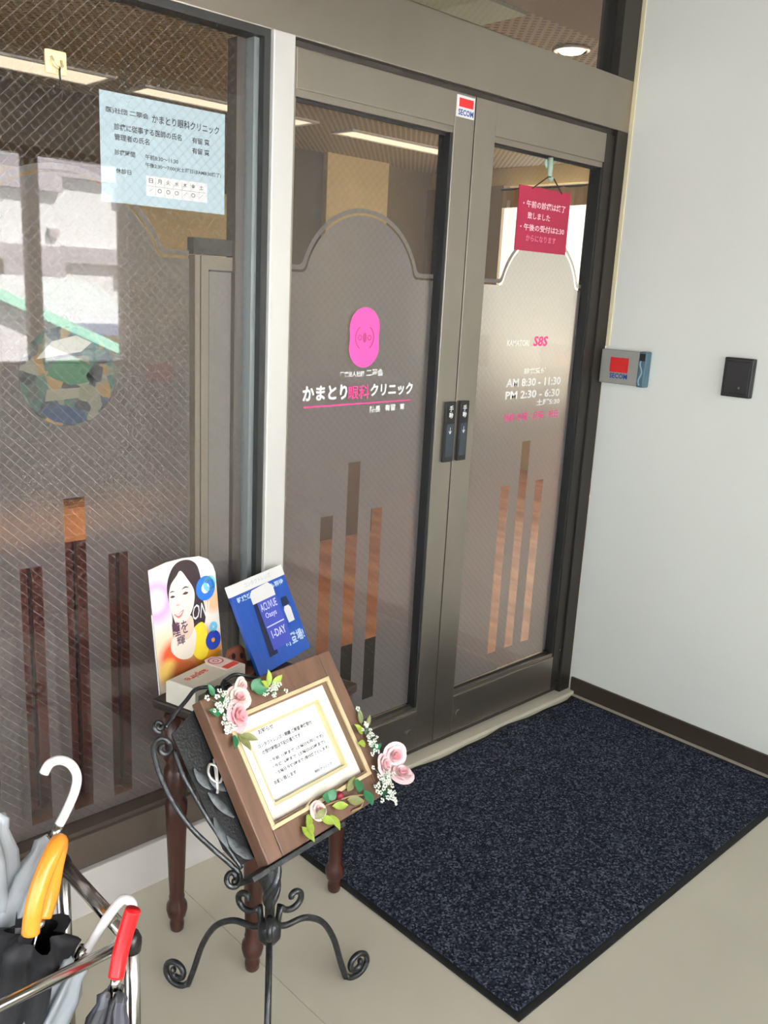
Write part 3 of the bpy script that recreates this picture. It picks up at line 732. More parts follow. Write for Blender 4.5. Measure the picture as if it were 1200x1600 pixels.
def spray(parent, c, R, n, seed):
    """baby's breath: a cloud of tiny white blossoms on hair stems"""
    rd = random.Random(seed); g = MB(); s = MB()
    for _ in range(n):
        p = Vector((c[0]+rd.gauss(0, R[0]), c[1]+rd.gauss(0, R[1]), c[2]+abs(rd.gauss(0, 0.006))+0.006)); q = rd.uniform(0.0022, 0.0042)
        for kk in range(5):
            a = kk*2*pi/5+rd.random(); e = p+Vector((cos(a), sin(a), 0.3*rd.random()))*q
            g.add([e+Vector(d)*q*0.75 for d in ((1,0,0),(-1,0,0),(0,1,0),(0,-1,0),(0,0,1),(0,0,-1))], [(0,2,4),(2,1,4),(1,3,4),(3,0,4),(2,0,5),(1,2,5),(3,1,5),(0,3,5)])
        s.tube([Vector(c)+Vector((0, 0, 0.002)), (Vector(c)+p)/2+Vector((0, 0, 0.004)), p], 0.0006, 4)
    o = build('blossom_spray', g, m_bud, parent, smooth=True); o['kind'] = 'stuff'
    build('spray_stems', s, m_leafd, o)
# upper left bunch
rose(pf, (-0.120, 0.272, 0.012), 0.020, m_petal2, (0.2, -0.3)); rose(pf, (-0.098, 0.302, 0.010), 0.017, m_petalw, (-0.2, 0.1)); rose(pf, (-0.080, 0.322, 0.006), 0.013, m_petalw, (-0.5, 0.1))
spray(pf, (-0.142, 0.300, 0.008), (0.010, 0.016), 34, 1); spray(pf, (-0.150, 0.262, 0.008), (0.006, 0.012), 20, 2); spray(pf, (-0.012, 0.291, 0.006), (0.014, 0.006), 16, 3)
for c, L, w, a, lf, m in (((-0.062, 0.306, 0.01), 0.030, 0.024, 0.5, 0.3, m_leafd), ((-0.058, 0.302, 0.012), 0.026, 0.02, -0.2, 0.3, m_leafd), ((-0.020, 0.300, 0.01), 0.034, 0.014, 1.3, 0.3, m_leafl), ((-0.012, 0.300, 0.01), 0.030, 0.014, 0.4, 0.4, m_leafl), ((-0.022, 0.298, 0.012), 0.026, 0.014, 2.4, 0.4, m_leafl),
        ((-0.130, 0.240, 0.008), 0.040, 0.018, -1.4, 0.2, m_leafo), ((-0.128, 0.236, 0.008), 0.036, 0.016, -0.7, 0.3, m_leafo), ((-0.138, 0.24, 0.008), 0.030, 0.014, -2.2, 0.3, m_leafd), ((-0.150, 0.285, 0.008), 0.032, 0.016, 2.6, 0.3, m_leafd), ((-0.146, 0.322, 0.006), 0.028, 0.014, 1.8, 0.2, m_leafd)):
    leaf_piece(pf, c, L, w, a, lf, m)
# right side and lower right bunch
spray(pf, (0.170, 0.115, 0.010), (0.007, 0.020), 26, 4); spray(pf, (0.158, 0.028, 0.014), (0.014, 0.012), 36, 5); spray(pf, (0.150, -0.008, 0.014), (0.010, 0.010), 14, 6)
rose(pf, (0.172, 0.054, 0.018), 0.0165, m_petal, (0.3, 0.2)); rose(pf, (0.222, 0.062, 0.012), 0.0185, m_petal, (-0.3, 0.5)); rose(pf, (0.214, 0.018, 0.014), 0.0185, m_petal, (0.3, 0.5))
for c, L, w, a, lf, m in (((0.172, 0.150, 0.006), 0.036, 0.016, 1.4, 0.2, m_leafo), ((0.164, 0.132, 0.008), 0.032, 0.016, 2.2, 0.3, m_leafl), ((0.160, 0.110, 0.008), 0.030, 0.016, 2.8, 0.3, m_leafl), ((0.180, 0.14, 0.006), 0.030, 0.012, 0.8, 0.3, m_leafo), ((0.170, 0.09, 0.006), 0.03, 0.014, 0.2, 0.2, m_leafd), ((0.165, 0.02, 0.006), 0.036, 0.016, -2.4, 0.2, m_leafd),
        ((0.096, 0.056, 0.012), 0.032, 0.026, -2.3, 0.3, m_leafd), ((0.100, 0.030, 0.012), 0.034, 0.024, -1.7, 0.3, m_leafd), ((0.010, 0.048, 0.012), 0.026, 0.024, 2.6, 0.3, m_leafd), ((0.002, 0.05, 0.012), 0.024, 0.022, 0.4, 0.4, m_leafd),
        ((-0.050, 0.042, 0.01), 0.030, 0.018, -2.6, 0.3, m_leafl), ((-0.062, 0.038, 0.01), 0.034, 0.018, -1.9, 0.3, m_leafl), ((-0.080, 0.030, 0.01), 0.036, 0.018, -1.4, 0.3, m_leafl), ((-0.030, 0.028, 0.01), 0.032, 0.018, -0.9, 0.3, m_leafl), ((-0.005, 0.022, 0.01), 0.034, 0.018, -1.6, 0.3, m_leafl), ((0.008, 0.034, 0.01), 0.034, 0.016, -0.4, 0.3, m_leafl), ((-0.045, 0.03, 0.012), 0.028, 0.016, 0.3, 0.4, m_leafo), ((0.05, 0.03, 0.008), 0.04, 0.020, -0.5, 0.2, m_leafo), ((0.06, 0.044, 0.008), 0.036, 0.018, 0.6, 0.2, m_leafo)):
    leaf_piece(pf, c, L, w, a, lf, m)
rose(pf, (-0.028, 0.040, 0.010), 0.013, m_petalw)
build('berry', MB().lathe([(0.0, -0.009), (0.006, -0.007), (0.009, 0), (0.006, 0.007), (0.0015, 0.009)], 12, (0.034, 0.046, 0.014)), mat('red_berry', rgb(128, 24, 44), 0.3), pf, smooth=True)
build('twig', MB().tube([(-0.06, 0.036, 0.008), (0.0, 0.042, 0.010), (0.06, 0.034, 0.012), (0.10, 0.02, 0.014), (0.075, 0.004, 0.012), (0.05, 0.006, 0.01)], 0.0022, 6), mat('dry_twig', rgb(150, 118, 84), 0.7), pf, smooth=True)

# ================================================================== WROUGHT-IRON STAND
SL = Vector((-1.905, -0.580, 0.0))
ms = empty('music_stand', SL); tag(ms, 'black wrought-iron scrollwork music stand with three curled legs', 'music stand')
def spiral(cx, cz, r0, r1, a0, a1, n=22):
    return [(cx+(r0+(r1-r0)*k/n)*cos(a0+(a1-a0)*k/n), cz+(r0+(r1-r0)*k/n)*sin(a0+(a1-a0)*k/n)) for k in range(n+1)]
def catmull(P, n=6):
    P = [Vector(p) for p in P]; out = []
    for i in range(len(P)-1):
        p0 = P[max(0, i-1)]; p1 = P[i]; p2 = P[i+1]; p3 = P[min(len(P)-1, i+2)]
        for k in range(n):
            t_ = k/n
            out.append(0.5*((2*p1)+(p2-p0)*t_+(2*p0-5*p1+4*p2-p3)*t_*t_+(3*p1-p0-3*p2+p3)*t_**3))
    out.append(P[-1]); return out
for ang in (113.0, -6.0, 233.0):
    d = Vector((cos(radians(ang)), sin(radians(ang)), 0))
    prof = spiral(0.056, 0.288, 0.005, 0.032, pi*2.9, pi*1.05, 26)           # upper curl, unwinding to the pole
    prof += [tuple(v) for v in catmull([(0.022, 0.262), (0.020, 0.240), (0.040, 0.228), (0.085, 0.226), (0.130, 0.196), (0.162, 0.140), (0.184, 0.070), (0.200, 0.022)], 5)]
    prof += spiral(0.231, 0.042, 0.035, 0.008, pi*1.15, pi*4.2, 36)
    build('leg', MB().tube([d*r_ + Vector((0, 0, z)) for r_, z in prof], 0.0068, 8), m_iron, ms, smooth=True)
prof = [(0.007, 0.205), (0.010, 0.215), (0.010, 0.30), (0.014, 0.32), (0.020, 0.345), (0.016, 0.375), (0.009, 0.40), (0.009, 0.55)]
build('pole', MB().lathe(prof, 12), m_iron, ms, smooth=True)
tw_ = MB()
for s in range(3):
    tw_.tube([(0.018*(1-abs(q-0.5))*cos(s*2.1+q*5), 0.018*(1-abs(q-0.5))*sin(s*2.1+q*5), 0.29+0.13*q) for q in [k/14 for k in range(15)]], [0.003+0.005*sin(pi*k/14) for k in range(15)], 6)
build('twisted_leaf', tw_, m_iron, ms, smooth=True)
build('hub_collar', MB().lathe([(0.016, 0.208), (0.024, 0.22), (0.024, 0.245), (0.014, 0.258)], 12), m_iron, ms, smooth=True)
def D(a, b, c=0.0):       # desk plane of the stand, just behind the frame
    return BC - nn*0.034 + hx*a + up*b + nn*c - SL
def Dp(pts, c=0.0): return [D(a, b, c) for a, b in pts]
for sgn in (1, -1):
    mir = (lambda a: a) if sgn == 1 else (lambda a: -0.200-a)
    outer = spiral(-0.262, 0.272, 0.004, 0.022, -pi*1.6, pi*1.0, 22) + [tuple(v) for v in catmull([(-0.286, 0.262), (-0.289, 0.225), (-0.284, 0.170), (-0.270, 0.120), (-0.248, 0.075), (-0.226, 0.035), (-0.214, 0.010)], 5)] + spiral(-0.232, 0.008, 0.018, 0.005, 0.1, -pi*2.6, 24)
    build('side_scroll', MB().tube(Dp([(mir(a), b) for a, b in outer]), 0.0050, 8), m_iron, ms, smooth=True)
    inner = [tuple(v) for v in catmull([(-0.243, 0.262), (-0.246, 0.215), (-0.240, 0.170), (-0.232, 0.120), (-0.220, 0.070), (-0.206, 0.015)], 5)]
    build('side_rod', MB().tube(Dp([(mir(a), b) for a, b in inner]), 0.0042, 8), m_iron, ms, smooth=True)
    tl_ = spiral(-0.254, 0.312, 0.003, 0.012, -pi*1.2, pi*1.5, 20)
    build('top_curl', MB().tube(Dp([(mir(a), b) for a, b in tl_]), 0.0042, 8), m_iron, ms, smooth=True)
    top = [tuple(v) for v in catmull([(-0.242, 0.306), (-0.215, 0.322), (-0.180, 0.338), (-0.150, 0.352), (-0.120, 0.348)], 5)] + spiral(-0.122, 0.334, 0.014, 0.004, pi*0.5, -pi*1.8, 18)
    build('top_scroll', MB().tube(Dp([(mir(a), b) for a, b in top]), 0.0042, 8), m_iron, ms, smooth=True)
    for a, b, L, an in ((-0.222, 0.215, 0.05, -1.25), (-0.214, 0.165, 0.07, -1.1), (-0.222, 0.120, 0.06, -1.5), (-0.212, 0.080, 0.055, -1.2), (-0.200, 0.190, 0.045, -1.0), (-0.205, 0.055, 0.045, -0.9)):
        g = MB(); n = 7
        for i in range(n):
            s = i/(n-1); w = 0.020*sin(pi*(0.05+0.9*s))*0.5
            for q in (-1, 0, 1):
                da = s*L*cos(an)-q*w*sin(an); db = s*L*sin(an)+q*w*cos(an)
                g.v.append(tuple(D(mir(a+da), b+db, 0.004+(0.004 if q == 0 else 0.0))))
        for i in range(n-1):
            for q in range(2): g.f.append((i*3+q, i*3+q+1, (i+1)*3+q+1, (i+1)*3+q))
        build('iron_leaf', g, m_pewter, ms, smooth=True, recalc=False)
m_mesh = mat('black_sheet', rgb(30, 31, 32), 0.5, 0.3, 0.3, 60, bump=0.6, bscale=200)
build('desk_panel', MB().prism([(-0.225, 0.06), (-0.208, 0.02), (0.008, 0.02), (0.025, 0.06), (0.035, 0.29), (-0.10, 0.345), (-0.235, 0.29)], lambda a, b, c=0.0: D(a, b, c), -0.004, -0.001), m_mesh, ms)
build('ledge', MB().prism([(-0.222, -0.012), (0.022, -0.012), (0.022, -0.002), (-0.222, -0.002)], lambda a, b, c=0.0: D(a, b, c), -0.008, 0.045), m_iron, ms, bevel=0.0015)
build('desk_arm', MB().tube([Vector((0, 0, 0.53)), Vector((0.0, 0.01, 0.56)), D(-0.10, 0.14, -0.004)], 0.009, 8), m_iron, ms, smooth=True)
clef = [tuple(v) for v in catmull([(-0.172, 0.180), (-0.184, 0.172), (-0.196, 0.182), (-0.198, 0.198), (-0.188, 0.210), (-0.178, 0.200), (-0.184, 0.184), (-0.192, 0.164), (-0.198, 0.156)], 5)]
build('clef_mark', MB().tube(Dp(clef, 0.006), 0.0026, 8), mat('pale_silver', rgb(206, 204, 198), 0.35, 0.5), ms, smooth=True)
build('clef_mark', MB().tube(Dp([(-0.176, 0.216), (-0.186, 0.186), (-0.196, 0.156)], 0.006), 0.0022, 8), MATS['pale_silver'], ms, smooth=True)

# ================================================================== SMALL TABLE BEHIND THE STAND
TA = radians(15.7)
tbl = empty('side_table', (-1.706, -0.271, 0.0), TA); tag(tbl, 'small dark wooden table with turned legs behind the iron stand', 'table')
legp = [(0.013, 0.0), (0.016, 0.004), (0.017, 0.020), (0.015, 0.032), (0.021, 0.040), (0.025, 0.058), (0.024, 0.072), (0.017, 0.084), (0.019, 0.092), (0.017, 0.10), (0.019, 0.14), (0.024, 0.30), (0.026, 0.345), (0.019, 0.356), (0.026, 0.368), (0.029, 0.40), (0.027, 0.43), (0.020, 0.445), (0.028, 0.458), (0.020, 0.47), (0.024, 0.48), (0.026, 0.563)]
for lx_, ly_ in ((-0.1665, -0.115), (0.1665, -0.115), (-0.1665, 0.115), (0.118, 0.100)):
    build('leg', MB().lathe(legp, 16, (lx_, ly_, 0)), m_dark, tbl, smooth=True)
for sy_, xe_ in ((-1, 0.150), (1, 0.098)): bx('apron', -0.150, xe_, sy_*0.112-0.009, sy_*0.112+0.009, 0.485, 0.562, m_dark, tbl)
for sx_, ye_ in ((-1, 0.098), (0.9, 0.070)): bx('apron', sx_*0.1665-0.009, sx_*0.1665+0.009, -0.098, ye_, 0.485, 0.562, m_dark, tbl)
build('top', MB().prism([(-0.174, -0.150), (0.180, -0.150), (0.180, 0.085), (0.150, 0.125), (0.090, 0.180), (-0.174, 0.180)], lambda a, b, c=0.0: (a, b, c), 0.563, 0.586), mat('dark_top', rgb(46, 38, 32), 0.35, 0, 0.2, 12, stretch=(1, 8, 1)), tbl, bevel=0.005)
TZ = 0.586

# ---- portrait leaflet display (flat print on a card with a rounded top)
ps = empty('portrait_display', (-1.800, -0.122, TZ+0.0005), 0.17); tag(ps, 'tall advertising card with a smiling dark-haired woman in yellow, standing on the table', 'advertising card')
pt = radians(7.5)
def PC(a, b, c=0.0): return (a, b*sin(pt)-c*cos(pt), b*cos(pt)+c*sin(pt))
PW, PH = 0.098, 0.300
outl = [(-PW, 0), (PW, 0), (PW, PH-0.055), (PW-0.006, PH-0.036), (PW-0.020, PH-0.018), (PW-0.045, PH-0.006), (0.0, PH), (-PW+0.05, PH), (-PW, PH-0.008)]
m = bpy.data.materials.new('sunny_print'); m.use_nodes = True; ntp = m.node_tree; bs = ntp.nodes['Principled BSDF']; bs.inputs['Roughness'].default_value = 0.3
tcn = ntp.nodes.new('ShaderNodeTexCoord'); sxn = ntp.nodes.new('ShaderNodeSeparateXYZ'); ntp.links.new(tcn.outputs['Object'], sxn.inputs[0])
def blob(prev, x, z, r, c):
    dx = math_node(ntp, 'SUBTRACT', sxn.outputs['X'], x); dz = math_node(ntp, 'SUBTRACT', sxn.outputs['Z'], z)
    d = math_node(ntp, 'SQRT', math_node(ntp, 'ADD', math_node(ntp, 'MULTIPLY', dx, dx), math_node(ntp, 'MULTIPLY', dz, dz)))
    f_ = math_node(ntp, 'SUBTRACT', 1.0, math_node(ntp, 'DIVIDE', d, r)); f_ = math_node(ntp, 'MINIMUM', math_node(ntp, 'MULTIPLY', math_node(ntp, 'MAXIMUM', f_, 0.0), 2.2), 1.0)
    mx = ntp.nodes.new('ShaderNodeMix'); mx.data_type = 'RGBA'; ntp.links.new(f_, mx.inputs[0])
    if isinstance(prev, tuple): mx.inputs[6].default_value = prev
    else: ntp.links.new(prev, mx.inputs[6])
    mx.inputs[7].default_value = c
    return mx.outputs[2]
c_ = blob(rgb(252, 244, 232), -0.07, 0.07, 0.09, rgb(250, 226, 190))
c_ = blob(c_, -0.085, 0.215, 0.065, rgb(232, 178, 226)); c_ = blob(c_, -0.085, 0.215, 0.035, rgb(250, 228, 244))
c_ = blob(c_, -0.05, 0.075, 0.05, rgb(236, 90, 50)); c_ = blob(c_, -0.07, 0.045, 0.035, rgb(248, 206, 110)); c_ = blob(c_, 0.05, 0.06, 0.07, rgb(206, 140, 40))
c_ = blob(c_, 0.088, 0.18, 0.04, rgb(240, 196, 150)); c_ = blob(c_, -0.02, 0.02, 0.06, rgb(170, 90, 50))
ntp.links.new(c_, bs.inputs['Base Color'])
build('card', MB().prism(outl, PC, -0.002, 0.0), m, ps)
def pr(name, pts, col_, c, parent=None):
    return build(name, curve_fill([pts], lambda a, b, _=0.0: PC(a, b, c)), mat('print_%d_%d_%d' % col_, rgb(*col_), 0.35), parent or ps, recalc=False)
def smooth2(pts, n=4): return [(v[0], v[1]) for v in catmull([(a, b, 0) for a, b in pts]+[(pts[0][0], pts[0][1], 0)], n)][:-1]
pr('printed_hair', smooth2([(-0.050, 0.205), (-0.052, 0.240), (-0.040, 0.272), (-0.018, 0.292), (0.014, 0.294), (0.040, 0.278), (0.050, 0.245), (0.050, 0.200), (0.056, 0.160), (0.050, 0.130), (0.030, 0.118), (0.006, 0.130), (-0.030, 0.132), (-0.047, 0.140), (-0.044, 0.170)]), (52, 38, 42), 0.0004)
pr('printed_dress', smooth2([(0.012, 0.126), (0.040, 0.136), (0.054, 0.116), (0.054, 0.060), (0.030, 0.044), (0.006, 0.070)]), (250, 222, 60), 0.0006)
pr('printed_top', smooth2([(-0.052, 0.120), (-0.020, 0.122), (0.016, 0.128), (0.020, 0.100), (0.004, 0.062), (-0.030, 0.064), (-0.056, 0.090)]), (252, 240, 222), 0.0007)
pr('printed_neck', smooth2([(-0.026, 0.150), (0.010, 0.160), (0.016, 0.128), (-0.004, 0.106), (-0.026, 0.118)]), (240, 212, 192), 0.0008)
fc = pr('printed_face', smooth2([(-0.048, 0.226), (-0.050, 0.202), (-0.044, 0.176), (-0.036, 0.152), (-0.022, 0.142), (-0.002, 0.152), (0.016, 0.172), (0.026, 0.198), (0.025, 0.222), (0.010, 0.248), (-0.008, 0.272), (-0.022, 0.262), (-0.040, 0.246)]), (250, 232, 220), 0.0010)
pr('printed_eye', smooth2([(-0.010, 0.216), (0.000, 0.220), (0.009, 0.216), (0.000, 0.213)], 3), (60, 46, 44), 0.0012, fc); pr('printed_eye', smooth2([(-0.046, 0.217), (-0.039, 0.220), (-0.031, 0.216), (-0.039, 0.214)], 3), (60, 46, 44), 0.0012, fc)
pr('printed_brow', smooth2([(-0.012, 0.226), (0.000, 0.233), (0.013, 0.227), (0.000, 0.229)], 3), (80, 60, 54), 0.0012, fc); pr('printed_brow', smooth2([(-0.047, 0.226), (-0.040, 0.231), (-0.030, 0.227), (-0.040, 0.228)], 3), (80, 60, 54), 0.0012, fc)
pr('printed_nose', smooth2([(-0.032, 0.194), (-0.026, 0.197), (-0.019, 0.193), (-0.026, 0.191)], 3), (224, 186, 172), 0.0012, fc)
pr('printed_mouth', smooth2([(-0.040, 0.176), (-0.026, 0.173), (-0.010, 0.180), (-0.016, 0.167), (-0.028, 0.163)], 3), (214, 120, 118), 0.0012, fc); pr('printed_teeth', smooth2([(-0.036, 0.174), (-0.026, 0.172), (-0.013, 0.176), (-0.025, 0.168)], 3), (252, 250, 248), 0.0014, fc)
def ringp(cx, cz, r, w): return curve_fill([circle(cx, cz, r, 24), circle(cx, cz, r-w, 24)], lambda a, b, _=0.0: PC(a, b, 0.0010))
build('printed_ring', ringp(0.062, 0.214, 0.030, 0.017), mat('print_blue', rgb(34, 104, 206), 0.35), ps, recalc=False)
build('printed_ring', ringp(0.076, 0.222, 0.020, 0.012), mat('print_aqua', rgb(120, 200, 220), 0.35), ps, recalc=False)
build('printed_ring', ringp(0.072, 0.082, 0.024, 0.018), mat('print_navy', rgb(36, 62, 160), 0.35), ps, recalc=False)
build('printed_ring', ringp(0.076, 0.114, 0.013, 0.010), mat('print_sky', rgb(110, 190, 220), 0.35), ps, recalc=False)
t = MB(); put_text(t, '瞳を', -0.048, 0.122, 0.046, 0.034, lambda a, b, c=0: PC(a, b, 0.0014), 0.01); put_text(t, '輝', -0.038, 0.098, 0.024, 0.022, lambda a, b, c=0: PC(a, b, 0.0014)); 
build('lettering', t, mat('print_plum', rgb(96, 60, 84), 0.4), ps, recalc=False)
t = MB(); put_text(t, 'ON!', 0.012, 0.146, 0.052, 0.036, lambda a, b, c=0: PC(a, b, 0.0014), 0.0, 0.2)
build('lettering', t, m_vinyl, ps, recalc=False)
build('edge_support', MB().tube([PC(-PW-0.0025, 0.0, 0), PC(-PW-0.0025, 0.19, 0)], 0.0022, 6), mat('clear_edge', rgb(206, 200, 198), 0.2), ps)
bx('support_foot', -PW+0.03, PW-0.03, 0.0, 0.040, 0.0, 0.003, MATS['clear_edge'], ps)

# ---- white leaflet box with red lettering
lb = empty('leaflet_box', (-1.813, -0.194, TZ+0.0005), radians(15.7)); tag(lb, 'cream leaflet box with upside-down red lettering and pink ring logo', 'box')
m_card = mat('cream_card', rgb(206, 200, 184), 0.6, 0, 0.04, 20)
def bt(a, b, c=0.0): return (a, b, c)
sl = [(-0.048, 0.0), (0.040, 0.0), (0.040, 0.050), (0.030, 0.056), (-0.048, 0.056)]
build('body', MB().prism(sl, lambda a, b, c=0.0: (c, a, b), -0.086, 0.086), m_card, lb, bevel=0.002)
bx('slot_shadow', -0.076, 0.076, -0.0486, -0.046, 0.022, 0.036, mat('slot_grey', rgb(120, 118, 100), 0.7), lb)
t = MB(); put_text(t, 'aspire', 0, 0, 0.070, 0.026, lambda a, b, c=0.0: (0.006-a, 0.014-b, 0.0566), 0.02)
build('lettering', t, mat('red_ink', rgb(206, 60, 40), 0.5), lb, recalc=False)
fl = build('flap', MB().prism([(0.030, -0.045), (0.078, -0.045), (0.078, 0.020), (0.066, 0.034), (0.042, 0.034), (0.030, 0.020)], lambda a, b, c=0.0: (a, 0.006+b, 0.0562+c), 0, 0.0015), mat('pale_pink_card', rgb(238, 214, 206), 0.5), lb)
build('ring_logo', curve_fill([circle(0.054, 0.016, 0.019, 22), circle(0.054, 0.016, 0.015, 22), circle(0.054, 0.016, 0.008, 16), circle(0.054, 0.016, 0.005, 16)], lambda a, b, c=0.0: (a, b, 0.0582)), mat('rose_ink', rgb(196, 90, 110), 0.5), fl, recalc=False)
bx('red_band', 0.036, 0.078, -0.036, -0.018, 0.0576, 0.0584, mat('red_ink', rgb(206, 60, 40)), lb)

# ---- blue contact-lens carton leaning back
bc = empty('blue_carton', (-1.640, -0.262, TZ+0.0005)); tag(bc, 'blue contact-lens display carton with white header strip, leaning back on the table', 'carton')
hx2 = Vector((cos(0.324), sin(0.324), 0)); bk2 = Vector((-sin(0.324), cos(0.324), 0)); th2 = 0.453
up2 = sin(th2)*bk2+cos(th2)*Vector((0, 0, 1)); nn2 = hx2.cross(up2)
Mb = Matrix((hx2, up2, nn2)).transposed().to_4x4(); Mb.translation = Vector((-1.560, -0.172, TZ+0.006)); bc.matrix_world = Mb
BW = 0.113
m_blue = mat('royal_blue_print', rgb(18, 70, 156), 0.35, 0, 0.12, 12, stretch=(6, 1, 1))
m_navy = mat('navy_print', rgb(10, 22, 60), 0.35)
BH = 0.232
bx('board', -BW, BW, 0, BH-0.028, -0.010, 0.0, m_blue, bc, 0.001)
hd = bx('header_strip', -BW, BW, BH-0.028, BH, -0.010, 0.0012, m_white, bc, 0.001)
t = MB(); put_text(t, 'コンタクトレンズ', -0.055, BH-0.019, 0.11, 0.012, lambda a, b, c=0: (a, b, 0.0016)); build('lettering', t, mat('pale_grey_ink', rgb(200, 206, 210), 0.6), hd, recalc=False)
letters(bc, mat('ice_print', rgb(206, 226, 244), 0.5), lambda a, b, c=0: (a, b, 0.0006), [('乾燥感の軽減にも期待', -0.098, BH-0.048, 0.196, 0.014), ('新登場!', 0.02, 0.030, 0.085, 0.030)], 0.02)
q = lambda a, b, c=0.0: (a, b, 0.0004+c)
build('pack_shadow', MB().prism([(-0.055, 0.03), (-0.02, 0.03), (-0.02, 0.185), (-0.045, 0.185)], q, 0, 0.0004), m_navy, bc)
pk = build('printed_pack', MB().prism([(-0.032, 0.040), (0.050, 0.040), (0.050, 0.165), (-0.032, 0.165)], q, 0.0004, 0.0008), mat('violet_blue', rgb(56, 70, 170), 0.4), bc)
build('pack_cap', MB().prism([(-0.048, 0.166), (0.048, 0.166), (0.050, 0.190), (0.034, 0.204), (-0.036, 0.200), (-0.048, 0.190)], q, 0.0008, 0.0012), m_white, pk)
t = MB(); fq = lambda a, b, c=0: (a, b, 0.0016)
put_text(t, 'ACUVUE', -0.026, 0.140, 0.068, 0.020, fq, 0.01); put_text(t, 'Oasys', -0.018, 0.116, 0.046, 0.018, fq); put_text(t, '1-DAY', -0.020, 0.068, 0.060, 0.020, fq, 0.02)
t.add([fq(-0.028, 0.098), fq(0.046, 0.098), fq(0.046, 0.101), fq(-0.028, 0.101)], [(0, 1, 2, 3)])
build('lettering', t, mat('lilac_print', rgb(226, 226, 250), 0.5), pk, recalc=False)
vl = build('printed_vial', MB().prism([(0.062, 0.085), (0.088, 0.085), (0.090, 0.120), (0.084, 0.128), (0.066, 0.128), (0.060, 0.120)], q, 0.0002, 0.0006), m_white, bc)
build('vial_cap', MB().prism([(0.060, 0.130), (0.092, 0.130), (0.088, 0.152), (0.064, 0.152)], q, 0.0002, 0.0006), m_navy, vl)

# ---- small wooden block with two holes between the cards
wk = empty('wooden_stand', (-1.688, -0.172, TZ+0.0005), 0.35); tag(wk, 'small brown wooden holder with two dark holes between the advertising cards', 'holder')
m_bw = mat('red_brown_wood', rgb(112, 62, 44), 0.45, 0, 0.15, 30)
bx('base', -0.035, 0.035, -0.02, 0.03, 0, 0.012, m_bw, wk, 0.002)
build('back_plate', MB().prism([(-0.032, 0.012), (0.032, 0.012), (0.034, 0.055), (0.022, 0.068), (-0.022, 0.068), (-0.034, 0.055)], lambda a, b, c=0.0: (a, 0.010+b*0.25+c, b), 0, 0.010), m_bw, wk, bevel=0.002)
for xx in (-0.014, 0.016): build('hole', MB().prism(circle(xx, 0.048-xx*0.3, 0.007, 14), lambda a, b, c=0.0: (a, 0.0095+b*0.25+c, b), -0.0004, 0.001), mat('hole_dark', rgb(34, 14, 12), 0.8), wk)

# ================================================================== UMBRELLA STAND AND UMBRELLAS
US = Vector((-2.272, -0.700, 0.0)); h = 0.48
us = empty('umbrella_stand', US); tag(us, 'brushed steel tube umbrella stand with black corner joints at the lower left', 'umbrella stand')
x0, x1, y0, y1 = -0.46, 0.0, 0.0, 0.255
for a, b in ((x1, y0), (x1, y1), (x0, y0), (x0, y1)):
    build('post', MB().tube([(a, b, 0.012), (a, b, h-0.012)], 0.0125, 14), m_chrome, us, smooth=True)
    build('corner_joint', MB().lathe([(0.0, -0.020), (0.015, -0.018), (0.0165, -0.004), (0.0165, 0.004), (0.012, 0.015), (0.0, 0.018)], 14, (a, b, h)), m_black, us, smooth=True)
    build('foot', MB().lathe([(0.016, 0.0), (0.017, 0.010), (0.013, 0.016)], 14, (a, b, 0.0)), m_black, us, smooth=True)
for (a, b), (c, d), r_ in (((x0, y0), (x1, y0), 0.0095), ((x1, y0), (x1, y1), 0.0125), ((x0, y1), (x1, y1), 0.0055), ((x0, y0), (x0, y1), 0.0125)):
    build('top_rail', MB().tube([(a, b, h), (c, d, h)], r_, 14), m_chrome, us, smooth=True)
    build('low_rail', MB().tube([(a, b, 0.10), (c, d, 0.10)], 0.007, 10), m_chrome, us, smooth=True)
bx('drip_tray', x0+0.012, x1-0.012, y0+0.012, y1-0.012, 0.012, 0.030, m_black, us, 0.003)
m_vin = bpy.data.materials.new('clear_vinyl'); m_vin.use_nodes = True
b_ = m_vin.node_tree.nodes['Principled BSDF']; b_.inputs['Base Color'].default_value = (0.50, 0.53, 0.55, 1); b_.inputs['Roughness'].default_value = 0.2; b_.inputs['Alpha'].default_value = 0.6
m_blackcloth = mat('black_cloth', rgb(17, 18, 22), 0.75, 0, 0.3, 40)
m_greycloth = mat('grey_cloth', rgb(74, 74, 82), 0.7, 0, 0.2, 30)
m_orange = mat('amber_handle', rgb(224, 142, 46), 0.22, 0, 0.12, 18)
m_redh = mat('red_handle', rgb(226, 26, 30), 0.3)
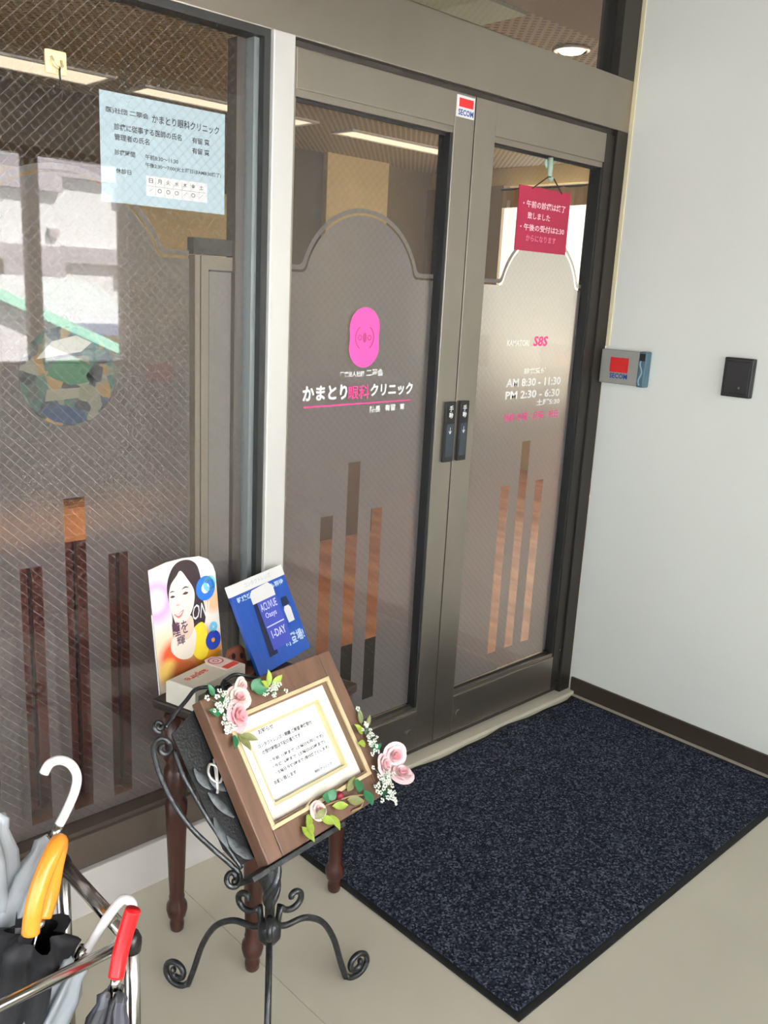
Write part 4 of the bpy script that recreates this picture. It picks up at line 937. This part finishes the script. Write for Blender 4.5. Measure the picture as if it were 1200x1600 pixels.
def umbrella(label, base, tip, hook, hr, m_h, m_c, cloth, cr=0.032, folds=7, pts=None, hook2=None, flare=1.0):
    """base: top of the furled cloth; tip: ferrule end; hook: handle path in world space starting at the shaft"""
    base = Vector(base); tip = Vector(tip); u = empty('umbrella', tip); tag(u, label, 'umbrella', 'umbrellas in the steel stand')
    ax = (base-tip).normalized(); L = (base-tip).length
    q = ax.orthogonal().normalized(); w = ax.cross(q)
    W_ = lambda p: Vector(p)-tip
    build('handle', MB().tube([W_(p) for p in catmull(hook, 6)], hr, 12), m_h, u, smooth=True)
    build('shaft', MB().tube([ax*0.0, ax*(L+0.02), W_(hook[0])], 0.0042, 8), m_chrome, u, smooth=True)
    g = MB(); n = 42; rows = []
    for s, r_ in ((0.02, 0.010), (0.12, 0.016), (0.35, 0.026), (0.6, cr), (0.80, cr*1.12), (0.90, cr*1.05), (0.955, cr*0.7*flare), (0.985, cr*0.75*flare), (1.0, cr*0.45*flare)):
        ring_ = []
        for k in range(n):
            a = 2*pi*k/n; rr = r_*(1+0.28*sin(folds*a+3.5*s)*min(1, s*2)+0.10*sin(3*a+9*s))
            p = ax*(L*s+0.006*sin(folds*a*0.5)*(1 if s > 0.93 else 0)) + q*rr*cos(a) + w*rr*sin(a); ring_.append(tuple(p))
        rows.append(ring_)
    for rg in rows: g.v += rg
    for i in range(len(rows)-1):
        for k in range(n): g.f.append((i*n+k, i*n+(k+1) % n, (i+1)*n+(k+1) % n, (i+1)*n+k))
    c = build('canopy', g, cloth, u, smooth=True)
    build('strap', MB().tube([ax*(L*0.70)+(q*cos(a)+w*sin(a))*cr*1.24 for a in [2*pi*k/20 for k in range(20)]], 0.006, 6, closed=True), m_c, u, smooth=True)
    build('ferrule', MB().tube([ax*0.0, ax*(L*0.06)], [0.004, 0.006], 10), m_chrome, u, smooth=True)
    build('collar', MB().tube([ax*(L+0.002), ax*(L+0.022)], 0.0085, 12), m_chrome, u, smooth=True)
    return u
umbrella('clear umbrella with a white crook handle pointing up, nearest the window', (-2.318, -0.523, 0.592), (-2.620, -0.555, 0.032),
         [(-2.306, -0.52, 0.612), (-2.292, -0.52, 0.634), (-2.277, -0.52, 0.664), (-2.272, -0.52, 0.690), (-2.281, -0.52, 0.715), (-2.300, -0.52, 0.731), (-2.318, -0.52, 0.730), (-2.328, -0.52, 0.716)], 0.0078, m_white, m_greycloth, m_vin, 0.030)
umbrella('black umbrella with a thick amber wooden crook handle', (-2.385, -0.605, 0.495), (-2.50, -0.565, 0.032),
         [(-2.372, -0.600, 0.515), (-2.356, -0.594, 0.548), (-2.345, -0.590, 0.590), (-2.338, -0.592, 0.622), (-2.345, -0.606, 0.640), (-2.366, -0.622, 0.628), (-2.388, -0.632, 0.596), (-2.402, -0.638, 0.560), (-2.408, -0.640, 0.528)], 0.0140, m_orange, m_blackcloth, m_blackcloth, 0.050, 6, flare=1.6)
umbrella('clear umbrella with a white crook handle bent over the front steel rail', (-2.335, -0.640, 0.440), (-2.60, -0.630, 0.032),
         [(-2.322, -0.642, 0.452), (-2.306, -0.645, 0.472), (-2.285, -0.648, 0.500), (-2.262, -0.652, 0.522), (-2.250, -0.662, 0.516), (-2.256, -0.668, 0.494), (-2.274, -0.668, 0.466), (-2.294, -0.665, 0.442)], 0.0080, m_white, m_greycloth, m_vin, 0.028)
umbrella('dark folding umbrella with pink patches and a straight red handle against the steel post', (-2.322, -0.738, 0.440), (-2.452, -0.790, 0.002),
         [(-2.316, -0.733, 0.458), (-2.306, -0.727, 0.486), (-2.294, -0.7235, 0.518), (-2.283, -0.7235, 0.548), (-2.280, -0.724, 0.556)], 0.0125, m_redh, m_blackcloth, patch_print('patched_cloth', ((36, 36, 42), (66, 66, 74), (30, 30, 34), (170, 40, 90), (84, 86, 96), (24, 24, 28)), 22), 0.026)
umbrella('clear vinyl umbrella with a black band and black handle at the left edge', (-2.408, -0.490, 0.655), (-2.43, -0.485, 0.032),
         [(-2.405, -0.50, 0.672), (-2.402, -0.50, 0.700), (-2.402, -0.50, 0.730), (-2.415, -0.50, 0.752), (-2.438, -0.50, 0.750), (-2.446, -0.50, 0.728)], 0.010, m_black, m_blackcloth, m_vin, 0.036, 6)

# ================================================================== BACKGROUND: WAITING ROOM
def ceil_light(x0, x1, y0, y1, label, power):
    r = empty('ceiling_light', ((x0+x1)/2, (y0+y1)/2, 2.60)); tag(r, label, 'ceiling light')
    w, d = (x1-x0)/2, (y1-y0)/2
    bx('frame', -w, w, -d, -d+0.03, -0.012, 0, m_white, r); bx('frame', -w, w, d-0.03, d, -0.012, 0, m_white, r)
    bx('frame', -w, -w+0.03, -d+0.03, d-0.03, -0.012, 0, m_white, r); bx('frame', w-0.03, w, -d+0.03, d-0.03, -0.012, 0, m_white, r)
    bx('diffuser', -w+0.03, w-0.03, -d+0.03, d-0.03, -0.006, -0.002, mat('lamp_diffuser', (1.0, 0.86, 0.62, 1), 0.5, emit=power), r)
ceil_light(1.55, 3.0, 3.22, 3.46, 'long recessed ceiling light seen through the left door', 0.85)
ceil_light(-0.05, 1.25, 3.22, 3.46, 'long recessed ceiling light seen beside the paper notice', 0.85)
ceil_light(-1.75, -0.25, 3.18, 3.52, 'pale ceiling light behind the adhesive hook', 0.85)
dl = empty('downlight', (0.70, 0.79, 2.60)); tag(dl, 'round downlight in the ceiling seen through the transom', 'downlight')
build('rim', MB().lathe([(0.085, 0.0), (0.085, -0.010), (0.070, -0.014), (0.066, -0.004)], 28), m_chrome, dl, smooth=True)
build('lens', MB().lathe([(0.066, -0.004), (0.05, -0.018), (0.0, -0.024)], 28), mat('downlight_lens', (1.0, 0.95, 0.82, 1), 0.4, emit=4.0), dl, smooth=True)
lp_ = bpy.data.lights.new('downlight_lamp', 'SPOT'); lp_.energy = 90; lp_.color = (1.0, 0.86, 0.62); lp_.spot_size = radians(150); lp_.spot_blend = 0.6; lp_.shadow_soft_size = 0.06
lo_ = bpy.data.objects.new('downlight_lamp', lp_); COL.objects.link(lo_); lo_.parent = dl; lo_.location = (0, 0, -0.035)
struct(bx('trim_8', -4.2, 1.5, 3.80, 4.349, 2.18, 2.599, mat('dark_bulkhead', rgb(84, 66, 48), 0.6, 0, 0.1, 4)), 'dark brown bulkhead along the far wall of the waiting room', 'trim')
struct(bx('trim_7', -4.2, 3.55, 0.09, 0.44, 2.52, 2.60, m_iwall), 'dark ceiling bulkhead just inside the transom', 'trim')
gp = bx('ceiling_panel', -0.62, 0.16, 0.62, 0.88, 2.585, 2.599, mat('pale_green_panel', rgb(196, 214, 190), 0.5)); tag(gp, 'pale green ceiling panel glimpsed at the top through the transom', 'panel')

sc_ = empty('folding_screen', (-1.681, 0.062, 0.01)); tag(sc_, 'grey framed screen panel standing behind the left window next to the silver post', 'screen')
m_scf = mat('screen_frame', rgb(126, 115, 99), 0.5, 0.2); m_scp = mat('screen_panel', rgb(122, 115, 110), 0.7, 0, 0.04, 6)
bx('stile', 0, 0.014, 0, 0.03, 0, 1.562, m_scf, sc_); bx('seam', 0.014, 0.017, 0.004, 0.03, 0, 1.562, m_black, sc_); bx('stile', 0.017, 0.038, 0, 0.03, 0, 1.562, m_scf, sc_)
bx('top_rail', 0.038, 0.16, 0, 0.03, 1.530, 1.562, m_scf, sc_); bx('seam', 0.038, 0.042, 0.004, 0.03, 0, 1.526, m_black, sc_); bx('seam', 0.042, 0.16, 0.004, 0.03, 1.526, 1.530, m_black, sc_)
bx('panel', 0.042, 0.16, 0.006, 0.03, 0, 1.526, m_scp, sc_); bx('dark_header', -0.002, 0.16, 0.002, 0.03, 1.564, 1.602, m_gap, sc_)

# bench with upright slats behind the left window
be = empty('slatted_bench', (-2.1, 0.42, 0.01)); tag(be, 'red-brown slatted wooden bench back behind the left window', 'bench')
m_slat = mat('red_brown_slat', rgb(96, 50, 40), 0.4, 0, 0.2, 10, stretch=(8, 8, 1))
m_seat = mat('orange_glow_cushion', rgb(196, 120, 62), 0.7, 0, 0.1, 8)  # orange glow behind the film is put into this cushion colour
slat = None
for k in range(46):
    xx = -0.95+k*0.042
    if slat is None: slat = build('slat', MB().box(0, 0.030, 0, 0.018, 0.03, 0.80), m_slat, be, (xx, 0, 0), bevel=0.002)
    else:
        o = bpy.data.objects.new('slat', slat.data); COL.objects.link(o); o.parent = be; o.location = (xx, 0, 0)
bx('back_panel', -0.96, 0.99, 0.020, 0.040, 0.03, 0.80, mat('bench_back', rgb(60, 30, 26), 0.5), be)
bx('top_cap', -0.97, 1.0, -0.02, 0.08, 0.80, 0.90, m_seat, be, 0.02)
bx('seat', -0.96, 0.99, 0.04, 0.50, 0.36, 0.44, m_seat, be, 0.02)
bx('base', -0.95, 0.98, 0.06, 0.46, 0.0, 0.36, m_slat, be)

so = empty('waiting_sofa', (2.1, 3.62, 0.01)); tag(so, 'dark brown sofa against the far wall of the waiting room', 'sofa')
m_lea = mat('dark_leather', rgb(52, 44, 42), 0.45)
bx('base', -1.4, 1.3, -0.3, 0.55, 0.04, 0.36, m_lea, so, 0.03); bx('backrest', -1.4, 1.3, 0.35, 0.58, 0.36, 0.82, m_lea, so, 0.05)
for sx_ in (-1.4, 1.15): bx('armrest', sx_, sx_+0.15, -0.3, 0.35, 0.36, 0.58, m_lea, so, 0.03)
for sx_ in (-1.22, -0.42, 0.38): bx('cushion', sx_, sx_+0.76, -0.28, 0.35, 0.36, 0.46, m_lea, so, 0.03)
im = bx('entrance_rug', -0.98, -0.1, 0.12, 0.85, 0.010, 0.018, mat('black_rug', rgb(26, 26, 28), 0.9)); tag(im, 'black rug on the floor just inside the doors', 'rug')
ct = empty('reception_counter', (-0.15, 2.5, 0.01)); tag(ct, 'grey-brown reception counter dim behind the frosted film', 'counter')
bx('body', -1.1, 1.1, -0.3, 0.3, 0, 1.0, mat('counter_face', rgb(110, 84, 66), 0.5, 0, 0.1, 4), ct, 0.004); bx('worktop', -1.15, 1.15, -0.36, 0.34, 1.0, 1.04, m_dark, ct, 0.004)

# ================================================================== BACKGROUND: BEHIND THE CAMERA (mirrored in the glass)
wp = empty('wall_poster', (-0.075, -2.998, 0.28)); wp.rotation_euler = (0, 0, 0); tag(wp, 'narrow red and white poster on the corridor wall, mirrored in the left window', 'poster')
bx('sheet', -0.07, 0.11, 0.0, 0.002, 0, 0.74, mat('poster_paper', rgb(216, 196, 190), 0.6), wp); bx('red_header', -0.07, 0.11, 0.002, 0.003, 0.62, 0.74, m_red, wp)
rn = bx('dark_floor_strip', -7.0, -0.45, -2.98, -1.88, 0.0005, 0.006, mat('strip_brown', rgb(66, 50, 44), 0.9, 0, 0.2, 40)); tag(rn, 'dark brown floor strip added for the dark zone mirrored in the left window', 'rug')  # strip added to darken the low reflection in the left window

m_ext = mat('white_render', rgb(240, 240, 240), 0.8, 0, 0.02, 0.5); m_balc = mat('grey_balcony', rgb(122, 118, 124), 0.7, 0, 0.05, 1.0)
ab = empty('apartment_block', (10.0, -30.0, -8.0)); tag(ab, 'white apartment block with grey balcony bands, mirrored in the left window', 'building')
bx('wall', -22, 20, -8, 0, 0, 24, m_ext, ab)
for fl_ in range(-2, 5):
    zt = 8+2.45+fl_*2.87
    for i in range(-7, 6):
        xa = 1.45+i*2.15*2
        bx('balcony', xa-2.15, xa, 0, 0.35, zt-1.05, zt, m_balc, ab); bx('balcony', xa, xa+2.15, 0, 0.35, zt-0.52, zt+0.04, m_balc, ab)
bx('vent_hood', 1.0, 1.35, 0, 0.2, 10.75, 11.05, m_balc, ab)
va = empty('vaulted_shed', (7.15, -20.0, -8.0)); tag(va, 'white vaulted roof between the apartment block and the gable house', 'building')
build('vault', MB().prism([(1.45*cos(pi*k/20), 8.35+1.08*sin(pi*k/20)) for k in range(21)], lambda a, b, c=0.0: (a, c, b), -6, 0), mat('white_membrane', rgb(250, 250, 250), 0.7), va)
bx('roof_edge', -2.4, 4.0, -6, 0.6, 8.08, 8.35, mat('slate_edge', rgb(84, 92, 112), 0.6), va); bx('wall', -2.2, 3.8, -6, 0.4, 0, 8.08, mat('tan_render', rgb(176, 150, 122), 0.8), va)
gh = empty('gable_house', (0.0, -12.0, -8.0)); tag(gh, 'white tiled house with a pale green sloping roof edge, mirrored in the left window', 'building')
zr = lambda x: 8+1.085-0.4315*(x-2.387)
build('wall', MB().prism([(-4.2, 0), (7.0, 0), (7.0, zr(7.0)), (-1.0, zr(-1.0)), (-4.2, zr(-1.0)-1.4)], lambda a, b, c=0.0: (a, c, b), -7, 0), tile_wall_mat('white_wall_tile', rgb(236, 232, 234), rgb(176, 170, 176), 0.15, 0.11, 0.08), gh)
m_groof = mat('pale_green_metal', rgb(150, 206, 184), 0.45)
build('roof_edge', MB().prism([(7.3, zr(7.3)), (7.3, zr(7.3)+0.16), (-1.0, zr(-1.0)+0.16), (-4.5, zr(-1.0)-1.4), (-4.5, zr(-1.0)-1.56), (-1.0, zr(-1.0))], lambda a, b, c=0.0: (a, c, b), -7.2, 0.25), m_groof, gh)
struct(bx('ground', -60, 60, -60, -3.3, -8.4, -8.0, mat('asphalt', rgb(74, 74, 76), 0.9)), 'dark asphalt ground far below the corridor windows', 'ground')
